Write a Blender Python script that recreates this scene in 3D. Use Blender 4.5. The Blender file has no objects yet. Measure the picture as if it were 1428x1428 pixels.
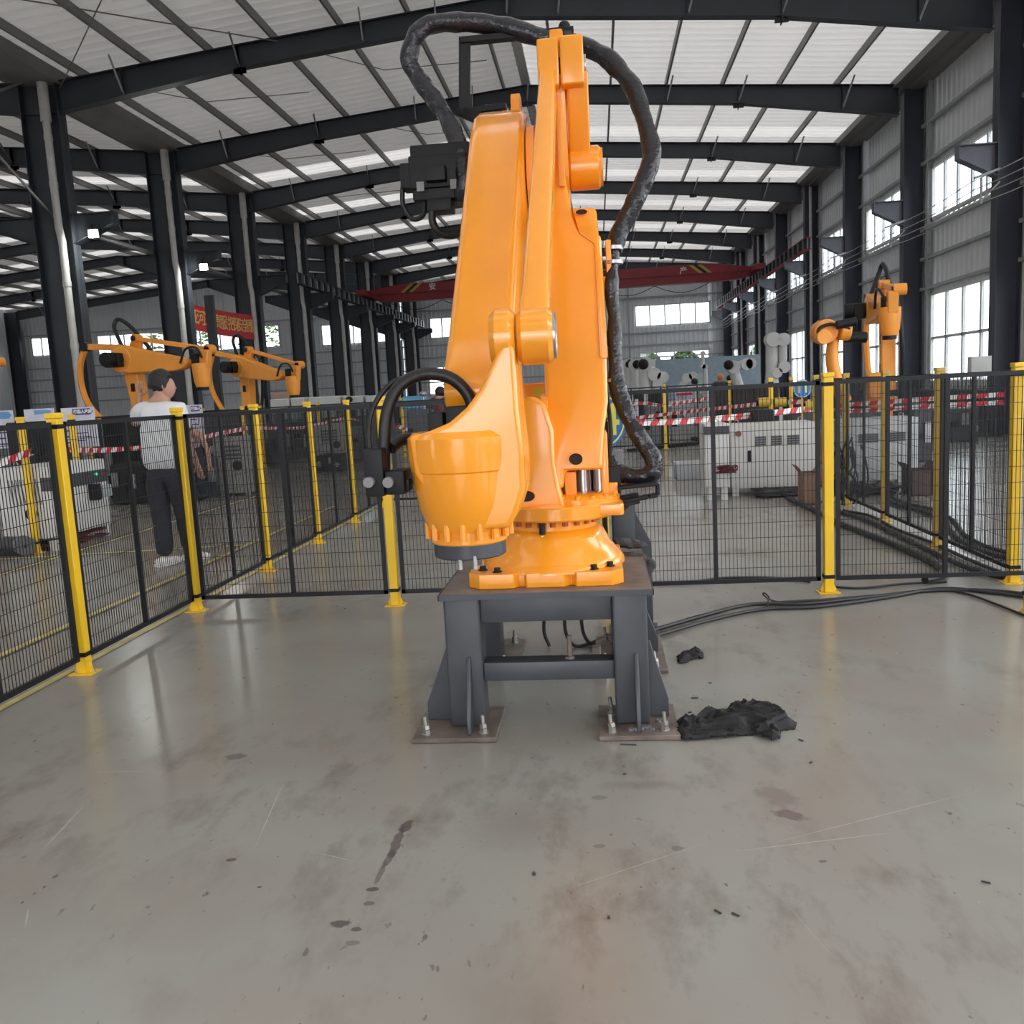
import bpy, bmesh, math, random
from math import sin, cos, pi, radians, atan2, sqrt
from mathutils import Vector, Matrix, noise
random.seed(4)
scn = bpy.context.scene
COL = scn.collection

# ------------------------------------------------------------------ camera
FPX, YAW, PITCH, ROLL, CAMH = 1225.72, -0.1019, 0.1342, -0.0532, 1.45
_f = Vector((sin(YAW)*cos(PITCH), cos(YAW)*cos(PITCH), -sin(PITCH)))
_r0 = Vector((cos(YAW), -sin(YAW), 0)); _u0 = _r0.cross(_f)
_r = _r0*cos(ROLL) + _u0*sin(ROLL); _u = -_r0*sin(ROLL) + _u0*cos(ROLL)
cam_data = bpy.data.cameras.new('camera'); cam = bpy.data.objects.new('camera', cam_data)
COL.objects.link(cam); scn.camera = cam
cam_data.sensor_width = 36; cam_data.sensor_height = 36
cam_data.lens = 36*FPX/1428
cam_data.clip_end = 400; cam_data.clip_start = 0.05
cam.matrix_world = Matrix(((_r.x, _u.x, -_f.x, 0), (_r.y, _u.y, -_f.y, 0), (_r.z, _u.z, -_f.z, CAMH), (0, 0, 0, 1)))

# ------------------------------------------------------------------ world, exposure, daylight
scn.view_settings.view_transform = 'Standard'
scn.view_settings.look = 'None'
scn.view_settings.exposure = 1.55
scn.view_settings.gamma = 1.0
scn.view_settings.use_curve_mapping = False
scn.cycles.use_denoising = True
scn.cycles.max_bounces = 7
scn.cycles.diffuse_bounces = 4
scn.cycles.glossy_bounces = 4
scn.cycles.transparent_max_bounces = 24
scn.cycles.sample_clamp_indirect = 6.0
scn.cycles.caustics_reflective = False
scn.cycles.caustics_refractive = False
world = bpy.data.worlds.new('overcast_sky'); scn.world = world
world.use_nodes = True
wn = world.node_tree.nodes; wl = world.node_tree.links
bg = wn['Background']
bg.inputs['Color'].default_value = (0.93, 0.96, 1.0, 1)
bg.inputs['Strength'].default_value = 3.0

def portal(name, loc, rot, sx, sy):
    d = bpy.data.lights.new(name, 'AREA'); d.shape = 'RECTANGLE'; d.size = sx; d.size_y = sy
    o = bpy.data.objects.new(name, d); COL.objects.link(o); o.location = loc; o.rotation_euler = rot
    d.cycles.is_portal = True
    return o

def at(px, py, Y=None, Z=None, X=None):
    """world point where the view ray through a photograph pixel meets a plane"""
    d = _f + _r*((px-714)/FPX) + _u*((714-py)/FPX); o = Vector((0, 0, CAMH))
    t = (Y/d.y) if Y is not None else ((Z-CAMH)/d.z if Z is not None else X/d.x)
    return o + d*t

# ------------------------------------------------------------------ materials
MATS = {}
def lin(c):
    if isinstance(c, str):
        c = [int(c[i:i+2], 16)/255 for i in (0, 2, 4)]
        c = [x/12.92 if x <= .04045 else ((x+.055)/1.055)**2.4 for x in c]
    return tuple(c)
def mat(name, color, rough=.5, metal=0., var=.12, scale=6., bump=0., spec=.5, emit=0., coat=0.):
    if name in MATS: return MATS[name]
    m = bpy.data.materials.new(name); m.use_nodes = True; MATS[name] = m
    nt = m.node_tree; b = nt.nodes['Principled BSDF']; c = lin(color)
    b.inputs['Roughness'].default_value = rough; b.inputs['Metallic'].default_value = metal
    b.inputs['Specular IOR Level'].default_value = spec
    b.inputs['Coat Weight'].default_value = coat; b.inputs['Coat Roughness'].default_value = .12
    tc = nt.nodes.new('ShaderNodeTexCoord')
    nz = nt.nodes.new('ShaderNodeTexNoise'); nz.inputs['Scale'].default_value = scale; nz.inputs['Detail'].default_value = 5
    nt.links.new(tc.outputs['Object'], nz.inputs['Vector'])
    rp = nt.nodes.new('ShaderNodeValToRGB')
    rp.color_ramp.elements[0].position = .3; rp.color_ramp.elements[1].position = .7
    rp.color_ramp.elements[0].color = (*[x*(1-var) for x in c], 1); rp.color_ramp.elements[1].color = (*[min(1, x*(1+var*.6)) for x in c], 1)
    nt.links.new(nz.outputs['Fac'], rp.inputs['Fac']); nt.links.new(rp.outputs['Color'], b.inputs['Base Color'])
    if bump:
        bp = nt.nodes.new('ShaderNodeBump'); bp.inputs['Strength'].default_value = bump; bp.inputs['Distance'].default_value = .01
        n2 = nt.nodes.new('ShaderNodeTexNoise'); n2.inputs['Scale'].default_value = scale*6
        nt.links.new(tc.outputs['Object'], n2.inputs['Vector']); nt.links.new(n2.outputs['Fac'], bp.inputs['Height'])
        nt.links.new(bp.outputs['Normal'], b.inputs['Normal'])
    if emit:
        b.inputs['Emission Color'].default_value = (*c, 1); b.inputs['Emission Strength'].default_value = emit
    return m

ORANGE = mat('orange_enamel', (.93, .34, .014), .26, var=.06, scale=3, coat=.5)
ORANGE_B = mat('orange_paint', (.95, .36, .045), .45, var=.1, scale=2)
BLACKM = mat('black_metal', (.008, .008, .009), .5, spec=.3)
RUBBER = mat('black_rubber', (.008, .007, .008), .45, bump=.15, scale=12)
HOSEM = mat('black_hose_sleeve', (.013, .012, .016), .24, bump=.5, scale=9)
CABLE = mat('black_cable', (.016, .016, .018), .5)
STEELG = mat('grey_painted_steel', (.055, .058, .068), .42, var=.18, scale=7)
RUSTY = mat('worn_steel_plate', (.17, .135, .115), .5, var=.45, scale=9, bump=.1)
BOLTM = mat('zinc_bolt', (.45, .43, .40), .35, metal=.8)
BEAM = mat('dark_grey_beam_paint', (.030, .033, .042), .5, var=.15, scale=1)
BEAMR = mat('blue_grey_column_paint', (.050, .053, .075), .5, var=.15, scale=1)
PURL = mat('grey_purlin_paint', (.19, .18, .175), .5, var=.15, scale=2)
GIRT = mat('light_girt_paint', (.36, .37, .38), .5)
def sheet_mat(name, tr):
    # roof sheet with sky light let through, added to brighten roof and hall
    m = mat(name, (.72, .695, .67), .42, var=.12, scale=.35); nt = m.node_tree; out = nt.nodes['Material Output']; b = nt.nodes['Principled BSDF']
    t = nt.nodes.new('ShaderNodeBsdfTranslucent'); t.inputs[0].default_value = (.95, .91, .87, 1)
    mx = nt.nodes.new('ShaderNodeMixShader'); mx.inputs[0].default_value = tr
    nt.links.new(b.outputs[0], mx.inputs[1]); nt.links.new(t.outputs[0], mx.inputs[2]); nt.links.new(mx.outputs[0], out.inputs[0]); return m
SKYL_ADDED = sheet_mat('added_skylight_sheet', .24)  # unseen overhead skylights, added to light the robot from above
SKYM = sheet_mat('far_skylight_sheet', .085)
SHEETS = [sheet_mat('white_roof_sheet', .06), sheet_mat('dimmed_white_roof_sheet', .022), sheet_mat('dimmest_white_roof_sheet', .018), sheet_mat('dimmest_white_roof_sheet', .018)]  # lower pass-through darkens the left slopes to imitate weaker light there
WALLM = mat('grey_wall_sheet', (.68, .69, .71), .5, var=.08, scale=.5)
DARKW = mat('dark_plinth_paint', (.045, .046, .06), .6, var=.2, scale=1)
PVC = mat('white_plastic_pipe', (.50, .48, .46), .4)
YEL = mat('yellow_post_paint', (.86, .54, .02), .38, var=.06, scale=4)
YELD = mat('shade_toned_yellow_paint', (.50, .33, .06), .5, var=.1)  # yellow post paint again, with shade put into its colour
MESHB = mat('black_fence_paint', (.008, .008, .010), .45, spec=.35)
WHITE = mat('white_enamel', (.62, .61, .59), .4, var=.05)
CREAM = mat('cream_cabinet_paint', (.55, .53, .50), .42, var=.06)
GREYP = mat('dark_grey_panel', (.05, .052, .06), .45)
GREYL = mat('mid_grey_machine_paint', (.22, .22, .22), .5)
REDM = mat('dark_red_crane_paint', (.25, .013, .018), .45, var=.12, scale=1)
BANNER = mat('red_banner_cloth', (.62, .03, .035), .6)
GOLD = mat('golden_print', (.85, .55, .18), .6)
RED = mat('red_tape_plastic', (.65, .015, .03), .45)
WHT = mat('white_tape_plastic', (.8, .78, .76), .45)
BLUE = mat('blue_sign_print', (.01, .14, .48), .35)
BLUEW = mat('light_blue_wall_paint', (.33, .40, .47), .6)
YPR = mat('yellow_sign_print', (.72, .72, .10), .4)
SKIN = mat('skin', (.48, .26, .18), .5, var=.05)
HAIR = mat('black_hair', (.008, .007, .007), .5, bump=.6, scale=20)
SHIRT = mat('white_cotton', (.66, .66, .68), .8, bump=.15, scale=4)
TROU = mat('dark_trouser_cloth', (.02, .021, .032), .8, bump=.15, scale=6)
RAGM = mat('black_rag_cloth', (.009, .009, .010), .75, bump=.4, scale=25)
GLOVE = mat('dark_grey_glove_cloth', (.055, .05, .052), .8, bump=.6, scale=30)
CARD = mat('brown_cardboard', (.25, .15, .10), .7)
STICK = mat('yellow_green_sticker', (.62, .62, .02), .4)
LAMP = mat('lamp_glass_lit', (.95, 1.0, .95), .3, emit=45)
GREEN = mat('green_indicator', (.02, .5, .2), .4, emit=.6)
GLASSG = mat('silver_motor_cap', (.5, .52, .52), .25, metal=.7)
LEAF = mat('outdoor_foliage', (.10, .16, .03), .7, var=.5, scale=3)
GRND = mat('outdoor_concrete_ground', (.2, .2, .19), .8)
BLDG = mat('pale_outdoor_render', (.50, .46, .44), .7)
BLDB = mat('light_blue_outdoor_render', (.24, .36, .50), .6)
BARK = mat('tree_bark', (.1, .07, .05), .8)
PRINTB = mat('blue_purple_print', (.06, .05, .22), .5)
PRINTC = mat('sky_blue_print', (.15, .35, .62), .5)
CHROME = mat('brushed_steel', (.4, .4, .42), .3, metal=.7)
WOOD = mat('pinkish_parcel_paper', (.40, .27, .22), .7)

def glass_mat():
    m = bpy.data.materials.new('window_glass'); m.use_nodes = True; nt = m.node_tree
    nt.nodes.remove(nt.nodes['Principled BSDF']); out = nt.nodes['Material Output']
    t = nt.nodes.new('ShaderNodeBsdfTransparent'); t.inputs[0].default_value = (.68, .71, .72, 1)      # tint added to dim the bright sky behind the mullions
    g = nt.nodes.new('ShaderNodeBsdfGlossy'); g.inputs['Roughness'].default_value = .05
    mx = nt.nodes.new('ShaderNodeMixShader'); mx.inputs[0].default_value = .06
    nt.links.new(t.outputs[0], mx.inputs[1]); nt.links.new(g.outputs[0], mx.inputs[2]); nt.links.new(mx.outputs[0], out.inputs[0])
    return m
GLASS = glass_mat()

def floor_mat():
    m = bpy.data.materials.new('polished_concrete_floor'); m.use_nodes = True; nt = m.node_tree; N = nt.nodes; L = nt.links
    b = N['Principled BSDF']; tc = N.new('ShaderNodeTexCoord'); pos = tc.outputs['Object']
    def nz(scale, detail=6, rough=.6, src=None, stretch=None):
        n = N.new('ShaderNodeTexNoise'); n.inputs['Scale'].default_value = scale; n.inputs['Detail'].default_value = detail; n.inputs['Roughness'].default_value = rough
        s = pos
        if stretch:
            mp = N.new('ShaderNodeMapping'); mp.inputs['Scale'].default_value = stretch[0]; mp.inputs['Rotation'].default_value = (0, 0, stretch[1]); mp.inputs['Location'].default_value = (stretch[2], stretch[2]*.7, 0)
            L.new(pos, mp.inputs['Vector']); s = mp.outputs['Vector']
        L.new(s, n.inputs['Vector']); return n.outputs['Fac']
    def ramp(src, a, b_, ca=(0, 0, 0), cb=(1, 1, 1)):
        r = N.new('ShaderNodeValToRGB'); r.color_ramp.elements[0].position = a; r.color_ramp.elements[1].position = b_
        r.color_ramp.elements[0].color = (*ca, 1); r.color_ramp.elements[1].color = (*cb, 1); L.new(src, r.inputs['Fac']); return r.outputs['Color']
    def mix(fac, a, b_, mode='MIX', amt=None):
        x = N.new('ShaderNodeMix'); x.data_type = 'RGBA'; x.blend_type = mode
        if amt is not None and not hasattr(fac, 'links'): x.inputs[0].default_value = amt
        elif isinstance(fac, (int, float)): x.inputs[0].default_value = fac
        else: L.new(fac, x.inputs[0])
        for i, v in ((6, a), (7, b_)):
            if isinstance(v, tuple): x.inputs[i].default_value = (*v, 1)
            else: L.new(v, x.inputs[i])
        return x.outputs[2]
    def mul(a, k):
        x = N.new('ShaderNodeMath'); x.operation = 'MULTIPLY'; L.new(a, x.inputs[0])
        if isinstance(k, (int, float)): x.inputs[1].default_value = k
        else: L.new(k, x.inputs[1])
        return x.outputs[0]
    base = ramp(nz(.4, 3, .5), .3, .7, (.275, .260, .230), (.300, .308, .284))
    base = mix(ramp(nz(1.2, 3, .5, stretch=((1, 1, 1), 0, 4.)), .38, .80), base, (.262, .226, .192))
    # brown scuffs and speckles
    sc = mul(ramp(nz(4.0, 9, .68, stretch=((1, .5, 1), .2, 1.)), .50, .68), ramp(nz(.6, 3, stretch=((1, 1, 1), 0, 9.)), .38, .62))
    base = mix(mul(sc, .6), base, (.13, .10, .075))
    sp = ramp(nz(26, 3, .6, stretch=((1, .5, 1), .3, 3.)), .655, .70)
    base = mix(mul(mul(sp, ramp(nz(1.3, 3, stretch=((1, 1, 1), 0, 5.)), .42, .6)), .7), base, (.08, .07, .06))
    wsp = ramp(nz(34, 2, .5, stretch=((1, 1, 1), 0, 13.)), .775, .79)
    base = mix(mul(wsp, .3), base, (.6, .58, .54))
    # blobs: distance fields with ragged edges; each is (x, y, rx, ry, rot, strength, colour)
    wob = nz(22, 4, .6); sep = N.new('ShaderNodeSeparateXYZ'); L.new(pos, sep.inputs[0])
    def math(op, a, b_=None):
        x = N.new('ShaderNodeMath'); x.operation = op
        for i, v in enumerate((a, b_)):
            if v is None: continue
            if isinstance(v, (int, float)): x.inputs[i].default_value = v
            else: L.new(v, x.inputs[i])
        return x.outputs[0]
    def blob(x, y, rx, ry, rot, stren, colr, base, soft=.25, wobk=1.3, tex=None):
        dx = math('SUBTRACT', sep.outputs[0], x); dy = math('SUBTRACT', sep.outputs[1], y)
        c, s = cos(rot), sin(rot)
        u = math('ADD', math('MULTIPLY', dx, c/rx), math('MULTIPLY', dy, s/rx))
        v = math('ADD', math('MULTIPLY', dx, -s/ry), math('MULTIPLY', dy, c/ry))
        d = math('SQRT', math('ADD', math('MULTIPLY', u, u), math('MULTIPLY', v, v)))
        d = math('ADD', d, math('MULTIPLY', math('SUBTRACT', wob, .5), wobk))
        f = ramp(d, 1-soft, 1.0, (stren,)*3, (0, 0, 0))
        if tex is not None: f = mul(f, tex)
        return mix(f, base, colr)
    S1 = (.075, .055, .055)
    def P(px, py): q = at(px, py, Z=0); return q.x, q.y
    for (p, q, w, st) in (((572, 1146), (560, 1160), .022, .8), ((560, 1158), (547, 1190), .018, .75), ((547, 1188), (536, 1208), .014, .65), ((536, 1206), (525, 1230), .011, .55)):
        a, c_ = P(*p), P(*q); L_ = sqrt((a[0]-c_[0])**2+(a[1]-c_[1])**2)
        base = blob((a[0]+c_[0])/2, (a[1]+c_[1])/2, L_*.75, w, atan2(c_[1]-a[1], c_[0]-a[0]), st, S1, base)
    for (px, py, r, st) in ((520, 1240, .014, .8), (514, 1260, .012, .6), (476, 1288, .02, .85), (497, 1296, .01, .8), (322, 1199, .011, .8), (362, 1237, .006, .8), (328, 1055, .035, .5), (491, 1315, .014, .45), (945, 1183, .016, .4), (835, 1180, .015, .35), (1148, 1201, .01, .6), (835, 1112, .02, .3)):
        x, y = P(px, py); base = blob(x, y, r*1.5, r, .1, st, S1, base)
    x, y = P(1082, 1110); base = blob(x, y, .075, .12, .3, .45, (.16, .105, .095), base, soft=.5, wobk=1.8)
    x, y = P(1103, 1137); base = blob(x, y, .065, .035, -.5, .7, (.13, .085, .085), base)
    x, y = P(900, 1095); base = blob(x, y, .2, .05, .0, .35, (.13, .10, .07), base, soft=.8, wobk=1)
    x, y = P(640, 940); base = blob(x, y, .5, .22, .1, .35, (.12, .105, .085), base, soft=.85, wobk=.8)
    x, y = P(730, 1150); base = blob(x, y, .25, .22, .1, .28, (.15, .115, .085), base, soft=.85, wobk=.8)
    # pale scratches: thin streak distance fields
    for (p, q, w, st) in (((1270, 1158), (1500/1.5, 1190), .0022, .5), ((1000, 1170), (760, 1250), .002, .4), ((1375, 1100), (1060, 1180), .0022, .45), ((400, 1080), (352, 1190), .0022, .5), ((428, 1186), (512, 1205), .0016, .5), ((120, 1120), (55, 1190), .005, .35), ((215, 1075), (120, 1077), .0016, .6), ((40, 1265), (35, 1295), .004, .35), ((1084, 1246), (1180, 1355/1.0), .0012, .25)):
        a, c_ = P(*p), P(*q); L_ = sqrt((a[0]-c_[0])**2+(a[1]-c_[1])**2)
        base = blob((a[0]+c_[0])/2, (a[1]+c_[1])/2, L_*.5, w, atan2(c_[1]-a[1], c_[0]-a[0]), st, (.55, .53, .5), base, soft=.6, wobk=.8)
    L.new(base, b.inputs['Base Color'])
    rg = ramp(nz(.5, 2, .4, stretch=((1, 1, 1), 0, 21.)), .3, .7, (.19,)*3, (.26,)*3)
    L.new(rg, b.inputs['Roughness'])
    b.inputs['Specular IOR Level'].default_value = .55
    bp = N.new('ShaderNodeBump'); bp.inputs['Strength'].default_value = .015; bp.inputs['Distance'].default_value = .02
    L.new(nz(1.6, 2), bp.inputs['Height']); L.new(bp.outputs['Normal'], b.inputs['Normal'])
    return m
FLOORM = floor_mat()

# ------------------------------------------------------------------ mesh builder
def frame_of(d):
    d = Vector(d).normalized(); a = Vector((0, 0, 1)) if abs(d.z) < .95 else Vector((1, 0, 0))
    u = d.cross(a).normalized(); return u, d.cross(u).normalized()
class MB:
    def __init__(s): s.v = []; s.f = []; s.mi = []; s.cur = 0
    def face(s, idx): s.f.append(idx); s.mi.append(s.cur)
    def box(s, x0, x1, y0, y1, z0, z1, M=None):
        n = len(s.v)
        pts = [(x, y, z) for z in (z0, z1) for y in (y0, y1) for x in (x0, x1)]
        if M is not None: pts = [tuple(M @ Vector(p)) for p in pts]
        s.v += pts
        for q in ((0, 2, 3, 1), (4, 5, 7, 6), (0, 1, 5, 4), (2, 6, 7, 3), (0, 4, 6, 2), (1, 3, 7, 5)): s.face([n+i for i in q])
        return s
    def bar(s, p, q, w, h=None, up=(0, 0, 1)):
        """rectangular bar from p to q, w across, h along up"""
        h = h or w; p = Vector(p); q = Vector(q); d = (q-p).normalized(); U = Vector(up)
        if abs(d.dot(U)) > .98: U = Vector((0, 1, 0))
        r = d.cross(U).normalized(); U = r.cross(d); n = len(s.v)
        for c in (p, q):
            for a, b in ((-1, -1), (1, -1), (1, 1), (-1, 1)): s.v.append(tuple(c+r*(a*w/2)+U*(b*h/2)))
        for i in range(4): j = (i+1) % 4; s.face([n+i, n+j, n+4+j, n+4+i])
        s.face([n+3, n+2, n+1, n]); s.face([n+4, n+5, n+6, n+7]); return s
    def wire(s, p, q, w):
        p = Vector(p); q = Vector(q); u, v = frame_of(q-p); n = len(s.v)
        for c in (p, q):
            for k in range(4): a = pi/4+k*pi/2; s.v.append(tuple(c+u*(cos(a)*w*.7)+v*(sin(a)*w*.7)))
        for i in range(4): j = (i+1) % 4; s.face([n+i, n+j, n+4+j, n+4+i])
        return s
    def cyl(s, p, q, r0, r1=None, n=16, cap=True):
        return s.tube([p, q], [r0, r0 if r1 is None else r1], n, cap)
    def tube(s, pts, r, n=10, cap=True, sq=1.0):
        pts = [Vector(p) for p in pts]; m = len(pts)
        rr = r if isinstance(r, (list, tuple)) else [r]*m
        base = len(s.v); u = None
        for i, p in enumerate(pts):
            d = (pts[min(i+1, m-1)]-pts[max(i-1, 0)]).normalized()
            if u is None: u, _ = frame_of(d)
            u = (u-d*u.dot(d)).normalized(); w = d.cross(u)
            for k in range(n):
                a = 2*pi*k/n; s.v.append(tuple(p+(u*cos(a)+w*sin(a)*sq)*rr[i]))
        for i in range(m-1):
            for k in range(n):
                j = (k+1) % n; s.face([base+i*n+k, base+i*n+j, base+(i+1)*n+j, base+(i+1)*n+k])
        if cap:
            s.face([base+k for k in range(n)][::-1]); s.face([base+(m-1)*n+k for k in range(n)])
        return s
    def lathe(s, prof, c=(0, 0, 0), n=40, axis='Z'):
        base = len(s.v); m = len(prof)
        for r, h in prof:
            for k in range(n):
                a = 2*pi*k/n; p = (r*cos(a), r*sin(a), h)
                if axis == 'X': p = (h, r*cos(a), r*sin(a))
                if axis == 'Y': p = (r*sin(a), h, r*cos(a))
                s.v.append((p[0]+c[0], p[1]+c[1], p[2]+c[2]))
        for i in range(m-1):
            for k in range(n):
                j = (k+1) % n; s.face([base+i*n+k, base+i*n+j, base+(i+1)*n+j, base+(i+1)*n+k])
        s.face([base+k for k in range(n)][::-1]); s.face([base+(m-1)*n+k for k in range(n)])
        return s
    def prism(s, poly, a0, a1, axis='X', shear=None):
        """extrude a 2D outline. axis X: poly=(y,z); Y: poly=(x,z); Z: poly=(x,y)"""
        n = len(s.v); m = len(poly)
        for a in (a0, a1):
            for p, q in poly:
                t = (a, p, q) if axis == 'X' else ((p, a, q) if axis == 'Y' else (p, q, a))
                if shear: t = shear(t)
                s.v.append(tuple(t))
        for i in range(m): j = (i+1) % m; s.face([n+i, n+j, n+m+j, n+m+i])
        s.face([n+i for i in range(m)][::-1]); s.face([n+m+i for i in range(m)]); return s
    def ball(s, c, r, n=10, sc=(1, 1, 1)):
        prof = [(max(1e-4, sin(pi*i/n))*r, -cos(pi*i/n)*r) for i in range(n+1)]
        b = len(s.v); s.lathe(prof, (0, 0, 0), n+4)
        for i in range(b, len(s.v)): p = s.v[i]; s.v[i] = (p[0]*sc[0]+c[0], p[1]*sc[1]+c[1], p[2]*sc[2]+c[2])
        return s
    def quad(s, a, b, c, d):
        n = len(s.v); s.v += [tuple(a), tuple(b), tuple(c), tuple(d)]; s.face([n, n+1, n+2, n+3]); return s
    def mesh(s, name, mats, bevel=0, seg=2, smooth=True):
        me = bpy.data.meshes.new(name); me.from_pydata(s.v, [], s.f)
        mats = mats if isinstance(mats, (list, tuple)) else [mats]
        for m in mats: me.materials.append(m)
        if any(s.mi): me.polygons.foreach_set('material_index', s.mi)
        bm = None
        if bevel or len(s.v) < 60000:
            bm = bmesh.new(); bm.from_mesh(me)
            bmesh.ops.recalc_face_normals(bm, faces=bm.faces)
            if bevel:
                es = [e for e in bm.edges if len(e.link_faces) == 2 and e.calc_face_angle(0) > radians(32)]
                bmesh.ops.bevel(bm, geom=es, offset=bevel, segments=seg, affect='EDGES', clamp_overlap=True, profile=.6)
            bm.to_mesh(me); bm.free()
        if smooth:
            me.polygons.foreach_set('use_smooth', [True]*len(me.polygons)); me.set_sharp_from_angle(angle=radians(38))
        return me
    def build(s, name, mats, parent=None, bevel=0, seg=2, smooth=True, kind=None, label=None):
        o = bpy.data.objects.new(name, s.mesh(name, mats, bevel, seg, smooth)); COL.objects.link(o)
        if parent is not None: attach(o, parent)
        if kind: o['kind'] = kind
        if label: o['label'] = label
        return o
def attach(o, parent):
    o.parent = parent
    t = parent.location if parent.type == 'EMPTY' else Vector((0, 0, 0))
    if parent.type == 'EMPTY': o.matrix_parent_inverse = Matrix.Translation(-t)
def tag(o, label, cat, group=None, kind=None):
    o['label'] = label; o['category'] = cat
    if group: o['group'] = group
    if kind: o['kind'] = kind
    return o
def thing(name, label, cat, loc=(0, 0, 0), group=None):
    o = bpy.data.objects.new(name, None); COL.objects.link(o); o.location = loc; o.empty_display_size = .1
    return tag(o, label, cat, group)
def struct(mb, name, mats, label=None, parent=None, **k):
    o = mb.build(name, mats, parent, **k); o['kind'] = 'structure'
    if label: o['label'] = label
    return o
def copy_tree(o, loc=None, rz=None, label=None, parent=None):
    c = o.copy(); COL.objects.link(c)
    if parent is not None: c.parent = parent
    for ch in list(o.children): copy_tree(ch, parent=c)
    if loc is not None: c.location = loc
    if rz is not None: c.rotation_euler = (0, 0, rz)
    if label: c['label'] = label
    return c
def catmull(pts, k=8):
    P = [Vector(p) for p in pts]; P = [P[0]*2-P[1]]+P+[P[-1]*2-P[-2]]; out = []
    for i in range(1, len(P)-2):
        for j in range(k):
            t = j/k; a, b, c, d = P[i-1:i+3]
            out.append(.5*((2*b)+(c-a)*t+(2*a-5*b+4*c-d)*t*t+(3*b-a-3*c+d)*t**3))
    out.append(P[-2]); return out
ORD = ['first', 'second', 'third', 'fourth', 'fifth', 'sixth', 'seventh', 'eighth', 'ninth', 'tenth', 'eleventh', 'twelfth', 'thirteenth', 'fourteenth']

# ------------------------------------------------------------------ hall shell
B = 5.6; Y0 = 19.8; FR = [Y0+B*k for k in range(-6, 8)]     # portal frame planes
K0 = 6                                                       # index of the first frame the photograph shows
YB = 59.6; YF = FR[0]-.2                                     # back wall, wall behind the camera
XL, XR, XW = -12.1, 8.35, 8.92                               # valley columns, right columns, right wall sheet
XLL = -39.9
RID, ZR, ZE = -1.6, 10.0, 9.15
RID2, ZR2 = -26.0, 10.35
def roofz(x):
    if x >= RID: return ZR-(ZR-ZE)*(x-RID)/(8.9-RID)
    if x >= XL: return ZR-(ZR-ZE)*(RID-x)/(RID-XL)
    if x >= RID2: return ZE+(ZR2-ZE)*(XL-x)/(XL-RID2)
    return ZR2-(ZR2-ZE)*(RID2-x)/(RID2-XLL)
mb = MB(); mb.quad((-42, -16, 0), (10, -16, 0), (10, YB+.4, 0), (-42, YB+.4, 0))
floor = struct(mb, 'floor', FLOORM, 'grey polished concrete floor with brown scuffs and pale scratches', smooth=False)

# painted floor lines outside the left fence
mb = MB()
def strip(mb, p, q, w, z=.004):
    p = Vector((*p, z)); q = Vector((*q, z)); d = (q-p).normalized(); n = Vector((-d.y, d.x, 0))*w/2
    mb.quad(p-n, q-n, q+n, p+n)
strip(mb, (-3.07, -1), (-3.07, 11.6), .05)
strip(mb, (-3.75, 4.96-3), (-3.75, 12), .06); strip(mb, (-5.75, 3), (-5.6, 14), .06)
strip(mb, (-7.5, 8.4), (-3.8, 8.9), .06)
struct(mb, 'trim_1', mat('yellow_floor_line_paint', (.50, .42, .14), .4, var=.3, scale=5), 'yellow painted line along the foot of the left fence', smooth=False)

def corr(mb, kind, c, u0, u1, z0, z1, pitch=.3, dep=.03, flat=.55):
    """trapezoid ribbed sheet. kind 'X': wall at X=c, u along Y; kind 'Y': wall at Y=c, u along X"""
    def pt(u, d, z): return (c+d, u, z) if kind == 'X' else (u, c+d, z)
    k = math.floor(u0/pitch); us = []
    while k*pitch < u1:
        for f, d in ((0, 0), (flat, 0), (flat+.12, -dep), (.88, -dep)):
            u = (k+f)*pitch
            if u0 < u < u1: us.append((u, d))
        k += 1
    us = [(u0, 0)]+us+[(u1, us[-1][1] if us else 0)]
    n = len(mb.v)
    for u, d in us:
        zz = z1(u) if callable(z1) else z1
        mb.v += [pt(u, d, z0), pt(u, d, zz)]
    for i in range(len(us)-1): mb.face([n+2*i, n+2*i+2, n+2*i+3, n+2*i+1])
def sheet_wall(mb, kind, c, u0, u1, ztop, holes):
    """holes: (u0,u1,z0,z1)"""
    zs = sorted({0.0}|{h[2] for h in holes}|{h[3] for h in holes}); us = sorted({u0, u1}|{h[0] for h in holes}|{h[1] for h in holes})
    us = [u for u in us if u0 <= u <= u1]
    for a, b in zip(us[:-1], us[1:]):
        cur = 0.0
        for h in sorted([h for h in holes if h[0] <= a+1e-6 and h[1] >= b-1e-6], key=lambda h: h[2]):
            if h[2] > cur: corr(mb, kind, c, a, b, cur, h[2])
            cur = h[3]
        corr(mb, kind, c, a, b, cur, ztop)
NW = [0]
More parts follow.
